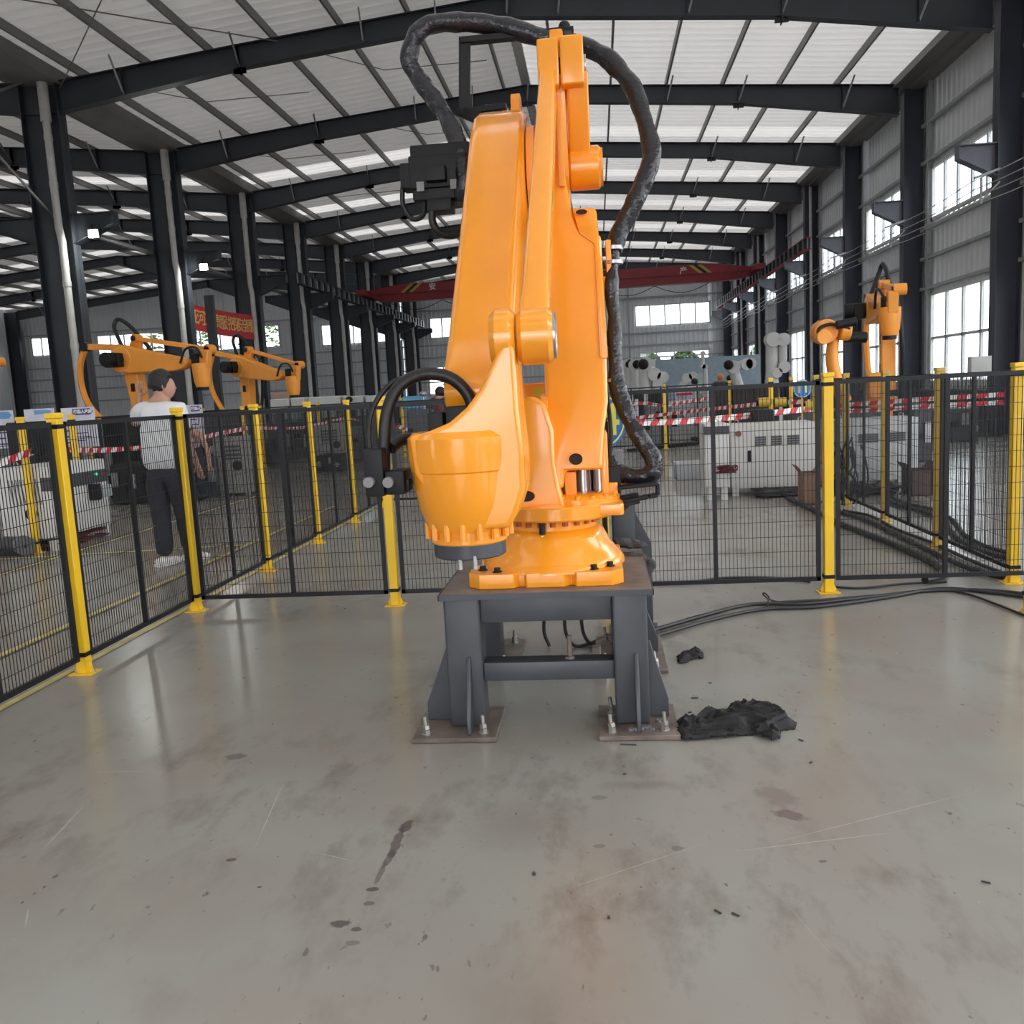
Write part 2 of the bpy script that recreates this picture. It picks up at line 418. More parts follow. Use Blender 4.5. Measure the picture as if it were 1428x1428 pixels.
def window(kind, c, u0, u1, z0, z1, cols, rows, inward, label, fw=.09):
    """frame + mullions + each pane"""
    NW[0] += 1
    def bx(mb, a, b, zz0, zz1, d0, d1):
        if kind == 'X': mb.box(c+d0, c+d1, a, b, zz0, zz1)
        else: mb.box(a, b, c+d0, c+d1, zz0, zz1)
    root = bpy.data.objects.new('window_%d' % NW[0], None); COL.objects.link(root)
    root['kind'] = 'structure'; root['label'] = label
    fr = MB(); d0, d1 = sorted((inward*.01, inward*.09))
    bx(fr, u0, u1, z0, z0+fw, d0, d1); bx(fr, u0, u1, z1-fw, z1, d0, d1)
    bx(fr, u0, u0+fw, z0, z1, d0, d1); bx(fr, u1-fw, u1, z0, z1, d0, d1)
    fr.build('window_frame', WHITE, root, smooth=False)
    mu = MB()
    for i in range(1, cols): u = u0+(u1-u0)*i/cols; bx(mu, u-.045, u+.045, z0, z1, d0*.8, d1*.8)
    for i in range(1, rows): z = z0+(z1-z0)*i/rows; bx(mu, u0, u1, z-.035, z+.035, d0*.8, d1*.8)
    mu.build('mullion', WHITE, root, smooth=False)
    for i in range(cols):
        for j in range(rows):
            g = MB(); a = u0+(u1-u0)*i/cols; b = u0+(u1-u0)*(i+1)/cols; za = z0+(z1-z0)*j/rows; zb = z0+(z1-z0)*(j+1)/rows
            bx(g, a+.02, b-.02, za+.02, zb-.02, inward*.04, inward*.046)
            g.build('pane', GLASS, root, smooth=False)
    return root

# right wall: two rows of windows in every bay
holes = []
for k in range(len(FR)-1):
    c = FR[k]+B/2
    if c > 12: holes += [(c-2.05, c+2.05, 5.3, 6.7), (c-2.05, c+2.05, 1.1, 3.5)]
    else: holes += [(c-2.05, c+2.05, 5.3, 6.7), (c-2.05, c+2.05, 1.1, 3.5)]
mb = MB(); sheet_wall(mb, 'X', XW, YF, YB, ZE, holes)
wall_right = struct(mb, 'wall_right', WALLM, 'grey ribbed sheet wall with two rows of windows', smooth=False)
for i, h in enumerate(holes):
    if h[1] < 14:
        portal('daylight_portal', (XW-.15, (h[0]+h[1])/2, (h[2]+h[3])/2), (0, radians(90), 0), h[3]-h[2], h[1]-h[0]) if h[1] > -20 else None
        continue
    window('X', XW, *h, 4 if h[3] < 4 else 5, 2 if h[3] < 4 else 1, -1,
           ('tall lower' if h[3] < 4 else 'upper') + ' window of the right wall, %s bay from the camera' % ORD[i//2-5])
    portal('daylight_portal', (XW-.15, (h[0]+h[1])/2, (h[2]+h[3])/2), (0, radians(90), 0), h[3]-h[2], h[1]-h[0])
mb = MB()
for z in (.95, 3.62, 4.4, 5.15, 6.85, 7.8):
    for k in range(4, len(FR)-1): mb.box(XW-.16, XW-.05, FR[k]+.2, FR[k+1]-.2, z-.04, z+.04)
for k in range(4, len(FR)-1):
    for u in (-2.15, 2.15): mb.box(XW-.15, XW-.05, FR[k]+B/2+u-.05, FR[k]+B/2+u+.05, 0, ZE-.3)
struct(mb, 'trim_2', GIRT, 'pale girts crossing the right wall', smooth=False)
mb = MB(); mb.box(XW-.2, XW-.04, YF, YB, 0, .95)
struct(mb, 'baseboard_right', DARKW, 'dark painted plinth along the right wall', smooth=False)

# back wall
bh = []
for a, b, z0, z1 in ((2.7, 7.6, 5.3, 6.72), (-11.0, -6.8, 5.35, 6.75), (-18.5, -12.9, 5.3, 6.75), (-28.5, -21.4, 5.4, 6.95), (-34.6, -29.6, 5.6, 6.98), (-39.5, -35.6, 5.75, 7.1), (2.9, 7.5, 2.1, 3.66), (-11.3, -7.0, 1.6, 3.5)): bh.append((a, b, z0, z1))
mb = MB(); sheet_wall(mb, 'Y', YB, XLL-.9, XW+.1, lambda u: roofz(max(XLL, u)), bh)
wall_back = struct(mb, 'wall_back', WALLM, 'grey ribbed end wall of both halls', smooth=False)
for i, h in enumerate(bh):
    window('Y', YB, *h, 5 if h[2] > 5 else 4, 1, -1, ['wide pink-white upper window over the blue partition', 'upper end window just left of the big robot', 'upper end window behind the left crane rail end',
        'wide end window above the background robot and red banner', 'end window behind the orange background robot, trees outside', 'farthest left end window', 'low end window above the blue partition, hedge outside', 'low end window seen behind the big robot wrist'][i])
    portal('daylight_portal', ((h[0]+h[1])/2, YB-.2, (h[2]+h[3])/2), (radians(90), 0, 0), h[1]-h[0], h[3]-h[2])
mb = MB()
for z in (2.45, 3.3, 4.1, 4.9, 7.2):
    mb.box(XLL, XW, YB-.14, YB-.06, z-.045, z+.045)
for x in (-36, -28.9, -20.5, -6.4, .6, 2.3): mb.box(x-.06, x+.06, YB-.2, YB-.14, 0, roofz(x)-.3)
struct(mb, 'trim_3', GIRT, 'pale girts crossing the end wall', smooth=False)
# far left wall of the neighbouring hall
mb = MB(); sheet_wall(mb, 'X', XLL-.9, YF, YB, ZE, [(YF+2+i*B, YF+5+i*B, 5.6, 7.0) for i in range(1, 11)])
struct(mb, 'wall_left', WALLM, 'grey ribbed far wall of the neighbouring hall', smooth=False)
for i in range(5, 11, 1):
    h = (YF+2+i*B, YF+5+i*B, 5.6, 7.0)
    window('X', XLL-.9, *h, 3, 1, 1, 'upper window of the far left wall, %s from the end' % ORD[10-i])
    portal('daylight_portal', (XLL-.7, (h[0]+h[1])/2, 6.3), (0, radians(-90), 0), 1.4, 3)
# wall behind the camera: upper windows and two open gates
fh = [(-11.2, -6.8, 5.3, 6.75), (-4.4, -.4, 5.3, 6.75), (2.7, 7.6, 5.3, 6.72), (-5.2, 1.6, .0, 4.6), (-30, -24, .0, 4.6), (-22, -14, 5.3, 6.8)]
mb = MB(); sheet_wall(mb, 'Y', YF, XLL-.9, XW+.1, lambda u: roofz(max(XLL, u)), fh)
struct(mb, 'wall_front', WALLM, 'ribbed wall with open gates behind the camera', smooth=False)
for h in fh: portal('daylight_portal', ((h[0]+h[1])/2, YF+.1, (h[2]+h[3])/2), (radians(-90), 0, 0), h[1]-h[0], h[3]-h[2])

# ribbed roof sheets, one per slope (ribs run down the slope)
def slope(x0, x1):
    mb = MB(); pitch = .36; y = YF-.5; za, zb = roofz(x0)+.001, roofz(x1)
    if x0 == XL: za = ZE
    if x1 == XL: zb = ZE
    n0 = len(mb.v); c = 0
    while y < YB+.3:
        for f, d in ((0, 0), (.7, 0), (.78, -.035), (.92, -.035)):
            mb.v += [(x0, y+f*pitch, za+d), (x1, y+f*pitch, zb+d)]; c += 1
        y += pitch
    for i in range(c-1):
        yy = mb.v[n0+2*i][1]; ph = (yy-FR[0]) % B; mb.cur = 1 if yy < 16 and 3.4 < ph < 5.0 else (2 if yy > 30 and ph > 4.5 else 0)      # near-bay skylight strips are unseen, added for top light
        mb.face([n0+2*i, n0+2*i+1, n0+2*i+3, n0+2*i+2])
    return mb
for i, (a, b, l) in enumerate(((RID, 9.0, 'white ribbed roof slope on the right of the ridge'), (XL, RID, 'white ribbed roof slope left of the ridge'), (RID2, XL, 'roof slope of the neighbouring hall nearer the valley gutter'), (XLL-1, RID2, 'roof slope of the neighbouring hall beyond its ridge'))):
    o = struct(slope(a, b), 'ceiling', [SHEETS[i], SKYL_ADDED, SKYM], l, smooth=False)
    # purlins are parts of the slope they carry
    xs = []
    if i == 0: x = 8.2
    elif i == 1: x = XL+.9
    elif i == 2: x = XL-.9
    else: x = XLL+.6
    step = {0: -1.5, 1: 1.5, 2: -1.5, 3: 1.5}[i]
    while a+.15 < x < b-.1: xs.append(x); x += step
    base = None
    y1s = (YF, YB)
    for x in xs:
        z = roofz(x)-.045; p = MB()
        p.box(x-.012, x+.012, YF, YB, z-.19, z); p.box(x-.035 if step > 0 else x-.012, x+.012 if step > 0 else x+.035, YF, YB, z-.2, z-.185)
        p.box(x-.035 if step > 0 else x-.012, x+.012 if step > 0 else x+.035, YF, YB, z-.012, z)
        p.build('purlin', PURL, o, smooth=False)
# valley and eave gutters
mb = MB(); mb.box(XL-.45, XL+.45, YF, YB, ZE-.32, ZE-.02); struct(mb, 'trim_4', PURL, 'grey valley gutter over the left row of columns', smooth=False)
mb = MB(); mb.box(8.1, 8.5, YF, YB, ZE-.26, ZE-.1); mb.box(8.55, 8.9, YF, YB, ZE-.34, ZE-.2); struct(mb, 'trim_5', PURL, 'grey eave struts along the top of the right wall', smooth=False)
mb = MB(); mb.box(RID-.12, RID+.12, YF, YB, ZR-.14, ZR-.04); struct(mb, 'trim_6', WHITE, 'pale ridge channel under the roof peak', smooth=False)

# portal frames: columns and roof beams
def ibeam_rafter(xs, y, name, label, m, braces):
    """xs: list of (x, ztop, zbottom)"""
    root = thing(name, label, 'roof beam', (xs[0][0], y, xs[0][1]-.2)); root['kind'] = 'structure'
    w = MB(); n = len(w.v)
    for (x, t, b) in xs: w.v += [(x, y-.006, b), (x, y-.006, t), (x, y+.006, b), (x, y+.006, t)]
    for i in range(len(xs)-1):
        a = 4*i; w.face([a, a+4, a+5, a+1]); w.face([a+2, a+3, a+7, a+6])
    w.build('web', m, root, smooth=False)
    f = MB()
    for k in (1, 2):
        for (p, q) in zip(xs[:-1], xs[1:]): f.bar((p[0], y, p[k]), (q[0], y, q[k]), .24, .018)
    f.build('flange', m, root, smooth=False)
    s = MB(); bz = MB()
    for x in braces:
        # interpolate
        for p, q in zip(xs[:-1], xs[1:]):
            if min(p[0], q[0]) <= x <= max(p[0], q[0]):
                t = (x-p[0])/(q[0]-p[0]); zt = p[1]+(q[1]-p[1])*t; zb = p[2]+(q[2]-p[2])*t
                s.box(x-.01, x+.01, y-.11, y+.11, zb-.12 if braces[x] else zb, zt)
                if braces[x]: s.box(x-.14, x+.14, y-.02, y+.02, zb-.1, zb)
                bz.bar((x+.12, y-.75, roofz(x)-.24), (x, y-.02, zb+.03), .035, .035)
    s.build('splice_plate', m, root, smooth=False); bz.build('fly_brace', GIRT, root, smooth=False)
    return root
for k, y in enumerate(FR):
    z = lambda x, d: roofz(x)-.25-d
    nm = ORD[k-K0] if k >= K0 else None
    lab = ('%s roof beam from the camera, over the %s half of the main hall' if nm else '%s roof beam behind the camera view, over the %s half of the main hall')
    nn = nm or ORD[K0-1-k]
    ibeam_rafter([(XR-.1, z(XR, 0), 8.2), (XR-.1-4.2, z(XR-4.3, 0), z(XR-4.3, .46)), (RID, z(RID, 0), z(RID, .42))], y, 'roof_beam', lab % (nn, 'right'), BEAM, {XR-4.25: 1, 6.8: 0, 2.2: 0, -.5: 0, RID+.02: 1})
    ibeam_rafter([(RID, z(RID, 0), z(RID, .42)), (XL+4.6, z(XL+4.6, 0), z(XL+4.6, .46)), (XL+.1, z(XL, 0)-.05, 8.2)], y, 'roof_beam', lab % (nn, 'left'), BEAM, {XL+4.6: 1, XL+1.9: 0, XL+7.4: 0, XL+9: 0})
    if k >= 4:
        ibeam_rafter([(XL-.1, z(XL, 0)-.05, 8.2), (XL-4.6, z(XL-4.6, 0), z(XL-4.6, .5)), (RID2, z(RID2, 0), z(RID2, .45))], y, 'roof_beam', ('%s roof beam of the neighbouring hall, valley side' if nm else '%s unseen roof beam of the neighbouring hall, valley side') % nn, BEAM, {XL-4.6: 1, XL-2: 0, XL-7.5: 0, XL-10: 0})
        ibeam_rafter([(RID2, z(RID2, 0), z(RID2, .45)), (XLL+5, z(XLL+5, 0), z(XLL+5, .5)), (XLL, z(XLL, 0), 8.3)], y, 'roof_beam', ('%s roof beam of the neighbouring hall, far side' if nm else '%s unseen roof beam of the neighbouring hall, far side') % nn, BEAM, {XLL+5: 1, XLL+2: 0})

def column(x0, x1, y, zt, name, label, m, corb, pipe):
    root = thing(name, label, 'column', ((x0+x1)/2, y, 0)); root['kind'] = 'structure'
    w = MB(); w.box(x0, x1, y-.007, y+.007, 0, zt); w.build('web', m, root, smooth=False)
    f = MB(); f.box(x0, x0+.02, y-.15, y+.15, 0, zt); f.box(x1-.02, x1, y-.15, y+.15, 0, zt); f.box(x0-.1, x1+.1, y-.2, y+.2, 0, .03)
    f.build('flange', m, root, smooth=False)
    for c in corb:                                    # (direction, x start, length)
        s, xs_, ln = c; cb = MB()
        cb.prism([(xs_, 6.0), (xs_+s*ln, 6.0), (xs_+s*ln, 5.75), (xs_, 5.35)], y-.008, y+.008, 'Y')
        cb.bar((xs_, y, 6.0), (xs_+s*ln, y, 6.0), .26, .02); cb.bar((xs_, y, 5.36), (xs_+s*ln, y, 5.75), .26, .02)
        cb.box(*(sorted((xs_+s*(ln-.02), xs_+s*ln))), y-.13, y+.13, 5.75, 6.0)
        cb.build('crane_bracket', m if corb[0][0] != -1 or len(corb) > 1 else mat('pale_grey_bracket_paint', (.16, .16, .19), .5), root, smooth=False)
    if pipe:
        px_, r = pipe; p = MB()
        pts = [(px_, y-.2, .3), (px_, y-.2, 5.4), (px_-.04, y-.2, 5.7), (px_-.04, y-.2, zt-.05)] if len(corb) > 1 else [(px_, y-.2, .3), (px_, y-.2, zt-.1)]
        p.tube(pts, r, 12)
        for zc in (1.6, 3.0, 4.4, 6.6, 7.6): p.cyl((px_ if zc < 5.4 or len(corb) < 2 else px_-.04, y-.2, zc), (px_ if zc < 5.4 or len(corb) < 2 else px_-.04, y-.2, zc+.12), r*1.12, n=12)
        if len(corb) > 1: p.cyl((px_-.04, y-.2, zt-.85), (px_-.04, y-.2, zt-.02), r*1.35, n=12)
        p.build('drain_pipe', PVC, root)
    return root
for k, y in enumerate(FR):
    if k < 4: continue
    nn = ORD[k-K0] if k >= K0 else None
    column(-12.62, -11.72, y, 8.85, 'steel_column', ('%s dark column of the left row, white drain pipe on it' % nn) if nn else '%s unseen dark column of the left row nearer the camera' % ORD[K0-1-k], BEAM,
           [(1, -11.72, 1.0), (-1, -12.62, 1.0)], (-11.95, .085))
    column(XR, XR+.5, y, 8.85, 'steel_column', ('%s blue-grey column of the right row against the window wall' % nn) if nn else '%s unseen blue-grey column of the right row nearer the camera' % ORD[K0-1-k], BEAMR,
           [(-1, XR, .75)], (XR+.2, .06) if k in (9, 11, 12) else None)
    if k > 7: column(XLL-.9, XLL, y, 8.85, 'steel_column', '%s column along the far left wall' % ORD[k-8], BEAM, [], None)

# longitudinal tubes between the valley columns, rod bracing
for k in range(4, len(FR)-1):
    mb = MB(); mb.tube([(-12.75, FR[k], 6.05), (-12.75, FR[k+1], 6.05)], .07, 8)
    tag(mb.build('tie_tube', PURL), ('grey tie tube between the %s and %s columns of the left row' % (ORD[k-6], ORD[k-5])) if k >= 6 else ['grey tie tube in front of the first left column', 'grey tie tube one bay nearer than the first left column'][5-k], 'beam', kind='structure')
def rod(p, q, r, name, label):
    mb = MB(); mb.tube([p, q], r, 6); return tag(mb.build(name, PURL), label, 'rod', kind='structure')
for a, b, l in (((XL+.4, FR[5], 8.75), (RID-5, FR[6], 9.3), 'thin roof bracing rod rising away from the first left column'), ((RID-5, FR[5], 9.3), (XL+.4, FR[6], 8.75), 'thin roof bracing rod falling to the first left column'),
                ((XL-.1, FR[6], 6.0), (XL-.1, FR[5], 9.0), 'dark bracing rod rising in front of the first left column'), ((XL-.3, FR[5], 6.0), (XL-.3, FR[6], 9.0), 'second dark bracing rod crossing before the first left column')):
    rod(a, b, .014 if 'thin' in l else .03, 'bracing_rod', l)
for k in (6, 7, 8):
    mb = MB()
    for dx in (.6, 5.2): mb.tube([(XL+dx, FR[k], roofz(XL+dx)-.2), (XL+dx+2.0, FR[k]+B/2, roofz(XL+dx+2)-.22), (XL+dx+4.5, FR[k]+B*.6, roofz(XL+dx+4.5)-.22)], .012, 5)
    tag(mb.build('sag_rod', PURL), 'thin sag rods under the left roof slope in the %s bay' % ORD[k-6], 'rod', kind='structure')

# crane rails, crane
def crane_rail(x, y0, y1, label):
    root = thing('crane_rail', label, 'crane rail', (x, (y0+y1)/2, 6.02))
    g = MB(); g.box(x-.006, x+.006, y0, y1, 6.03, 6.40); g.build('web', GIRT, root, smooth=False)
    g = MB(); g.box(x-.12, x+.12, y0, y1, 6.01, 6.03); g.box(x-.12, x+.12, y0, y1, 6.40, 6.42); g.box(x-.03, x+.03, y0, y1, 6.42, 6.455); g.build('flange', REDM if x > 0 else BEAM, root, smooth=False)
    y = y0+.3
    while y < y1:
        s = MB(); s.box(x-.12, x+.12, y-.15, y+.15, 6.03, 6.4); s.build('stiffener', BEAM, root, smooth=False); y += .8
    return root
crane_rail(-11.15, 33.4, 58.0, 'left crane rail with dark stiffener plates on column brackets')
crane_rail(7.75, 33.4, 57.0, 'red-topped right crane rail with dark stiffener plates')
cr = thing('overhead_crane', 'dark red overhead travelling crane girder spanning the hall', 'crane', (-1.7, 44, 6.5))
mb = MB(); pr = [(-11.5, 6.5), (-10.95, 6.5), (-10.5, 6.28), (-9.0, 6.22), (5.6, 6.22), (7.1, 6.28), (7.55, 6.5), (8.0, 6.5), (8.0, 6.72), (5.8, 7.05), (-9.4, 7.05), (-11.5, 6.78)]
mb.prism(pr, 43.7, 44.3, 'Y'); mb.build('girder', REDM, cr, bevel=.01, seg=1)
mb = MB(); mb.box(-11.5, 8.0, 43.62, 44.38, 6.60, 6.63); mb.build('girder_flange', REDM, cr, smooth=False)
for s in (-11.15, 7.75):
    mb = MB(); mb.box(s-.25, s+.25, 42.6, 45.4, 6.5, 6.78); mb.cyl((s-.12, 42.9, 6.58), (s+.12, 42.9, 6.58), .12, n=12); mb.cyl((s-.12, 45.1, 6.58), (s+.12, 45.1, 6.58), .12, n=12)
    mb.build('end_carriage', REDM, cr, bevel=.02, seg=1)
for s, c0 in ((-8.9, 1), (4.6, -1)):
    for q in (0, 1, 2):
        mb = MB(); x = s+q*.2*1; mb.prism([(x, 7.0), (x+.2, 7.0), (x+.2-c0*-.5*c0-.5+(.0), 6.62), (x-.0-.5+c0*.5*c0, 6.62)] if False else [(x, 7.03), (x+.2, 7.03), (x+.2+(.5 if s > 0 else -.5), 6.64), (x+(.5 if s > 0 else -.5), 6.64)], 43.685, 43.70, 'Y')
        mb.build('warning_stripe', BLACKM if q == 1 else mat('ochre_stripe_paint', (.45, .30, .05), .5), cr, smooth=False)
mb = MB()
for i in range(6):
    a = -10+i*2.6; mb.tube([(a+2.6*t/8, 44.0, 6.2-.38*sin(pi*t/8)) for t in range(9)], .018, 5)
mb.build('festoon_cable', CABLE, cr)
def text(body, size, M, m, name, parent=None, ext=.004, label=None):
    cu = bpy.data.curves.new(name, 'FONT'); cu.body = body; cu.size = size; cu.extrude = ext; cu.align_x = 'CENTER'; cu.align_y = 'CENTER'; cu.offset = .004
    cu.materials.append(m); o = bpy.data.objects.new(name, cu); COL.objects.link(o); o.matrix_world = M
    dg = bpy.context.evaluated_depsgraph_get(); dg.update()
    me = bpy.data.meshes.new_from_object(o.evaluated_get(dg)); me.transform(M)
    bpy.data.objects.remove(o); bpy.data.curves.remove(cu)
    o = bpy.data.objects.new(name, me); COL.objects.link(o)
    if parent is not None: attach(o, parent)
    return o
def facing(loc, rz=0, tilt=0):      # text plane facing -Y (towards camera), rotated about Z
    return Matrix.Translation(loc) @ Matrix.Rotation(rz, 4, 'Z') @ Matrix.Rotation(radians(90), 4, 'X') @ Matrix.Rotation(tilt, 4, 'Z')
for ch, x in (('安', -7.72), ('全', -4.1), ('生', -.4), ('产', 4.1)):
    q = at(603, 400, Y=43.68) if ch == '安' else (at(953, 378, Y=43.68) if ch == '产' else Vector((x, 43.68, 6.83)))
    text(ch, .36, facing(q), WHT, 'painted_character', cr)
# conductor wires along the right columns and their supports
wr = thing('conductor_wires', 'four slack bare conductor wires running along the right columns', 'wires', (8.0, 30, 5.2))
for i, (x, z) in enumerate(((7.9, 5.28), (7.95, 5.12), (8.0, 4.98), (8.05, 4.84))):
    pts = []
    for k in range(4, len(FR)):
        pts.append((x, FR[k], z))
        if k < len(FR)-1: pts += [(x, FR[k]+B*.25, z-.06), (x, FR[k]+B*.5, z-.085), (x, FR[k]+B*.75, z-.06)]
    mb = MB(); mb.tube(pts, .011, 5); mb.build('wire', PVC, wr)
for k in range(5, len(FR)-1):
    mb = MB(); y = FR[k]-.25; mb.bar((7.85, y, 5.3), (8.35, y, 5.45), .05); mb.box(7.97, 8.01, y-.02, y+.02, 4.78, 5.3); mb.bar((8.0, y, 4.85), (8.35, y, 5.2), .03)
    tag(mb.build('wire_bracket', GIRT), '%s small pale bracket holding the conductor wires' % ORD[k-5], 'bracket', kind='structure')
# floodlights
for i, (px, py, y) in enumerate(((135, 327, 19.7), (287, 373, 25.3))):
    p = at(px, py, Y=y); p.y -= .12; t = thing('floodlight', ['brighter floodlight under the first left column bracket', 'smaller-looking floodlight under the second left column bracket'][i], 'lamp', p)
    mb = MB(); mb.box(p.x-.13, p.x+.13, p.y-.02, p.y+.06, p.z-.1, p.z+.1); mb.build('housing', BLACKM, t, bevel=.01)
    mb = MB(); mb.box(p.x-.11, p.x+.11, p.y-.032, p.y-.021, p.z-.08, p.z+.08); mb.build('lamp_glass', LAMP, t, smooth=False)
    mb = MB(); mb.bar((p.x-.05, p.y+.05, p.z+.05), (p.x-.08, y-.02, p.z+.22), .03); mb.build('bracket', BLACKM, t)
    ld = bpy.data.lights.new('floodlight_beam', 'AREA'); ld.size = .2; ld.energy = 60; ld.color = (.9, 1, .93); lo = bpy.data.objects.new('floodlight_beam', ld); COL.objects.link(lo)
    lo.location = p+Vector((0, -.05, 0)); lo.rotation_euler = (radians(70), 0, 0)

# ================================================================== pedestal
HPX, HPY = -.225, 4.0
ped = thing('robot_pedestal', 'dark grey welded steel pedestal bolted to the floor under the big robot', 'pedestal', (-.25, 4.2, 0))
mb = MB(); mb.box(-.70, .20, 3.60, 4.80, .592, .618); mb.build('top_plate', [RUSTY], ped, bevel=.004, seg=1)
mb = MB(); mb.box(-.704, .204, 3.596, 3.6, .592, .617); mb.box(-.704, -.7, 3.596, 4.8, .592, .617); mb.box(.2, .204, 3.596, 4.8, .592, .617); mb.build('plate_edge', STEELG, ped, smooth=False)
LEGS = ((-.69, -.535, 3.63, 3.78), (.03, .175, 3.63, 3.78), (-.69, -.565, 4.58, 4.73), (.03, .175, 4.58, 4.73))
PLATES = ((-.835, -.475, 3.50, 3.87), (-.045, .29, 3.50, 3.87), (-.835, -.47, 4.36, 5.0), (-.06, .31, 4.36, 5.0))
for i, (a, b, c, d) in enumerate(LEGS):
    mb = MB(); mb.box(a, b, c, d, .02, .592); mb.build('leg', STEELG, ped, bevel=.012, seg=3)
for i, (a, b, c, d) in enumerate(PLATES):
    mb = MB(); mb.box(a, b, c, d, 0.001, .022); o = mb.build('foot_plate', RUSTY, ped, bevel=.003, seg=1)
    L = LEGS[i]; front = i < 2; out = -1 if i % 2 == 0 else 1
    g = MB(); xm = (L[0]+L[1])/2+.02; ye = L[2] if front else L[3]; yo = c+.03 if front else d-.03
    g.prism([(ye, .335), (ye-.012*(1 if front else -1), .335), (yo, .09), (yo, .022), (ye, .022)], xm-.009, xm+.009, 'X'); g.build('gusset', STEELG, ped, bevel=.003, seg=1)
    g = MB(); xo = L[0] if out < 0 else L[1]; xe = a+.03 if out < 0 else b-.03; ym = (L[2]+L[3])/2+.02
    g.prism([(xo, .36), (xo+out*.012, .36), (xe, .10), (xe, .022), (xo, .022)], ym-.009, ym+.009, 'Y'); g.build('gusset', STEELG, ped, bevel=.003, seg=1)
    for (bx, by) in ((a+.055, c+.05), (a+.06, d-.12 if front else d-.08), (b-.06, c+.06), (b-.055, d-.1)):
        if i == 0 and by > 3.6 and bx > -.6: continue
        if (i, round(bx, 2)) == (0, -.54) and by < 3.6: pass
        m2 = MB(); tl = random.uniform(-.06, .06)
        m2.cyl((bx, by, .022), (bx+tl*.2, by, .10), .009, n=10); m2.cyl((bx, by, .022), (bx, by, .026), .022, n=16)
        m2.cyl((bx, by, .026), (bx, by, .043), .017, n=6); m2.cyl((bx, by, .045), (bx+tl*.1, by, .062), .0165, n=6)
        m2.build('anchor_bolt', BOLTM, o)
def tubebeam(x0, x1, y0, y1, z0, z1, n='cross_beam'): 
    mb = MB(); mb.box(x0, x1, y0, y1, z0, z1); mb.build(n, STEELG, ped, bevel=.008, seg=2)
tubebeam(-.535, .03, 3.66, 3.74, .475, .592); tubebeam(-.565, .03, 4.60, 4.70, .39, .592)
tubebeam(-.535, .03, 3.655, 3.755, .215, .298)
tubebeam(-.66, -.57, 3.78, 4.58, .485, .592, 'side_beam'); tubebeam(.06, .15, 3.78, 4.58, .485, .592, 'side_beam')
for x in (-.16,):
    mb = MB(); mb.cyl((x, 3.70, .298), (x, 3.70, .40), .010, n=10); mb.cyl((x, 3.70, .298), (x, 3.70, .309), .022, n=6); mb.build('stud', RUSTY, ped)
mb = MB(); mb.box(-.075, -.03, 4.34, 4.40, .022, .15); mb.build('shim_block', RUSTY, ped, bevel=.003, seg=1)
# nuts in the corner of the right foot plate
k = 0
for (px, py) in ((878, 1003), (886, 1004), (881, 1009), (890, 1010), (897, 1006), (902, 1005), (893, 1003), (908, 1003), (925, 1003), (931, 1003), (919, 1004)):
    q = at(px, py, Z=.03); 
    if q.y > 3.60 and px < 912: q.y = 3.595-random.random()*.04
    m2 = MB(); r = .0115; pr = [(r*cos(pi*j/3+k), r*sin(pi*j/3+k)) for j in range(6)]
    n = len(m2.v)
    for rr, z in ((r, 0), (r, .011)):
        for j in range(6): m2.v.append((q.x+rr*cos(pi*j/3+k), q.y+rr*sin(pi*j/3+k), .0225+z))
    for rr, z in ((r*.55, .011), (r*.55, 0)):
        for j in range(6): m2.v.append((q.x+rr*cos(pi*j/3+k), q.y+rr*sin(pi*j/3+k), .0225+z))
    for l in range(4):
        for j in range(6): jj = (j+1) % 6; m2.face([n+l*6+j, n+l*6+jj, n+((l+1) % 4)*6+jj, n+((l+1) % 4)*6+j])
    tag(m2.build('hex_nut', CHROME, smooth=False), 'loose silver hex nut lying on the right front foot plate of the pedestal', 'nut', 'loose nuts on the foot plate'); k += 1

# ================================================================== main robot
rob = thing('palletizing_robot', 'big glossy orange palletizing robot arm on the dark steel pedestal', 'robot', (HPX, HPY, .62))
Z0 = .619
# base casting with four bolt pads
mb = MB(); x0, x1, y0, y1 = -.585, .085, 3.68, 4.36; c = .05; w = .2
mb.prism([(x0+c, y0), (x0+w-.0, y0), (x0+w+.02, y0+.03), (-.37+.03, y0+.03), (-.33, y0), (-.17, y0), (-.14, y0+.03), (x1-w-.02, y0+.03), (x1-w, y0), (x1-c, y0), (x1, y0+c), (x1, y0+w), (x1-.03, y0+w+.03),
          (x1-.03, y1-w-.03), (x1, y1-w), (x1, y1-c), (x1-c, y1), (x0+c, y1), (x0, y1-c), (x0, y1-w), (x0+.03, y1-w-.03), (x0+.03, y0+w+.03), (x0, y0+w), (x0, y0+c)], Z0, Z0+.062, 'Z')
base = mb.build('base_casting', ORANGE, rob, bevel=.012, seg=3)
for sx in (0, 1):
    for sy in (0, 1):
        for (dx, dy) in ((.055, .11), (.125, .055)):
            bx = x0+dx if sx == 0 else x1-dx; by = y0+dy if sy == 0 else y1-dy
            m2 = MB(); m2.cyl((bx, by, Z0+.055), (bx, by, Z0+.066), .021, n=20); m2.cyl((bx, by, Z0+.066), (bx, by, Z0+.082), .014, n=12); m2.build('base_bolt', BLACKM, base)
mb = MB(); mb.lathe([(.02, .67), (.325, .67), (.322, .69), (.305, .712), (.285, .735), (.262, .765), (.243, .80), (.228, .828), (.212, .838), (.208, .842), (.208, .90), (.02, .90)], (HPX, HPY, 0), 72)
mb.build('base_cone', ORANGE, rob)
mb = MB()
for a in range(24):
    t = 2*pi*a/24+.06; mb.cyl((HPX+.212*cos(t), HPY+.212*sin(t), .862), (HPX+.212*cos(t), HPY+.212*sin(t), .89), .013, n=8)
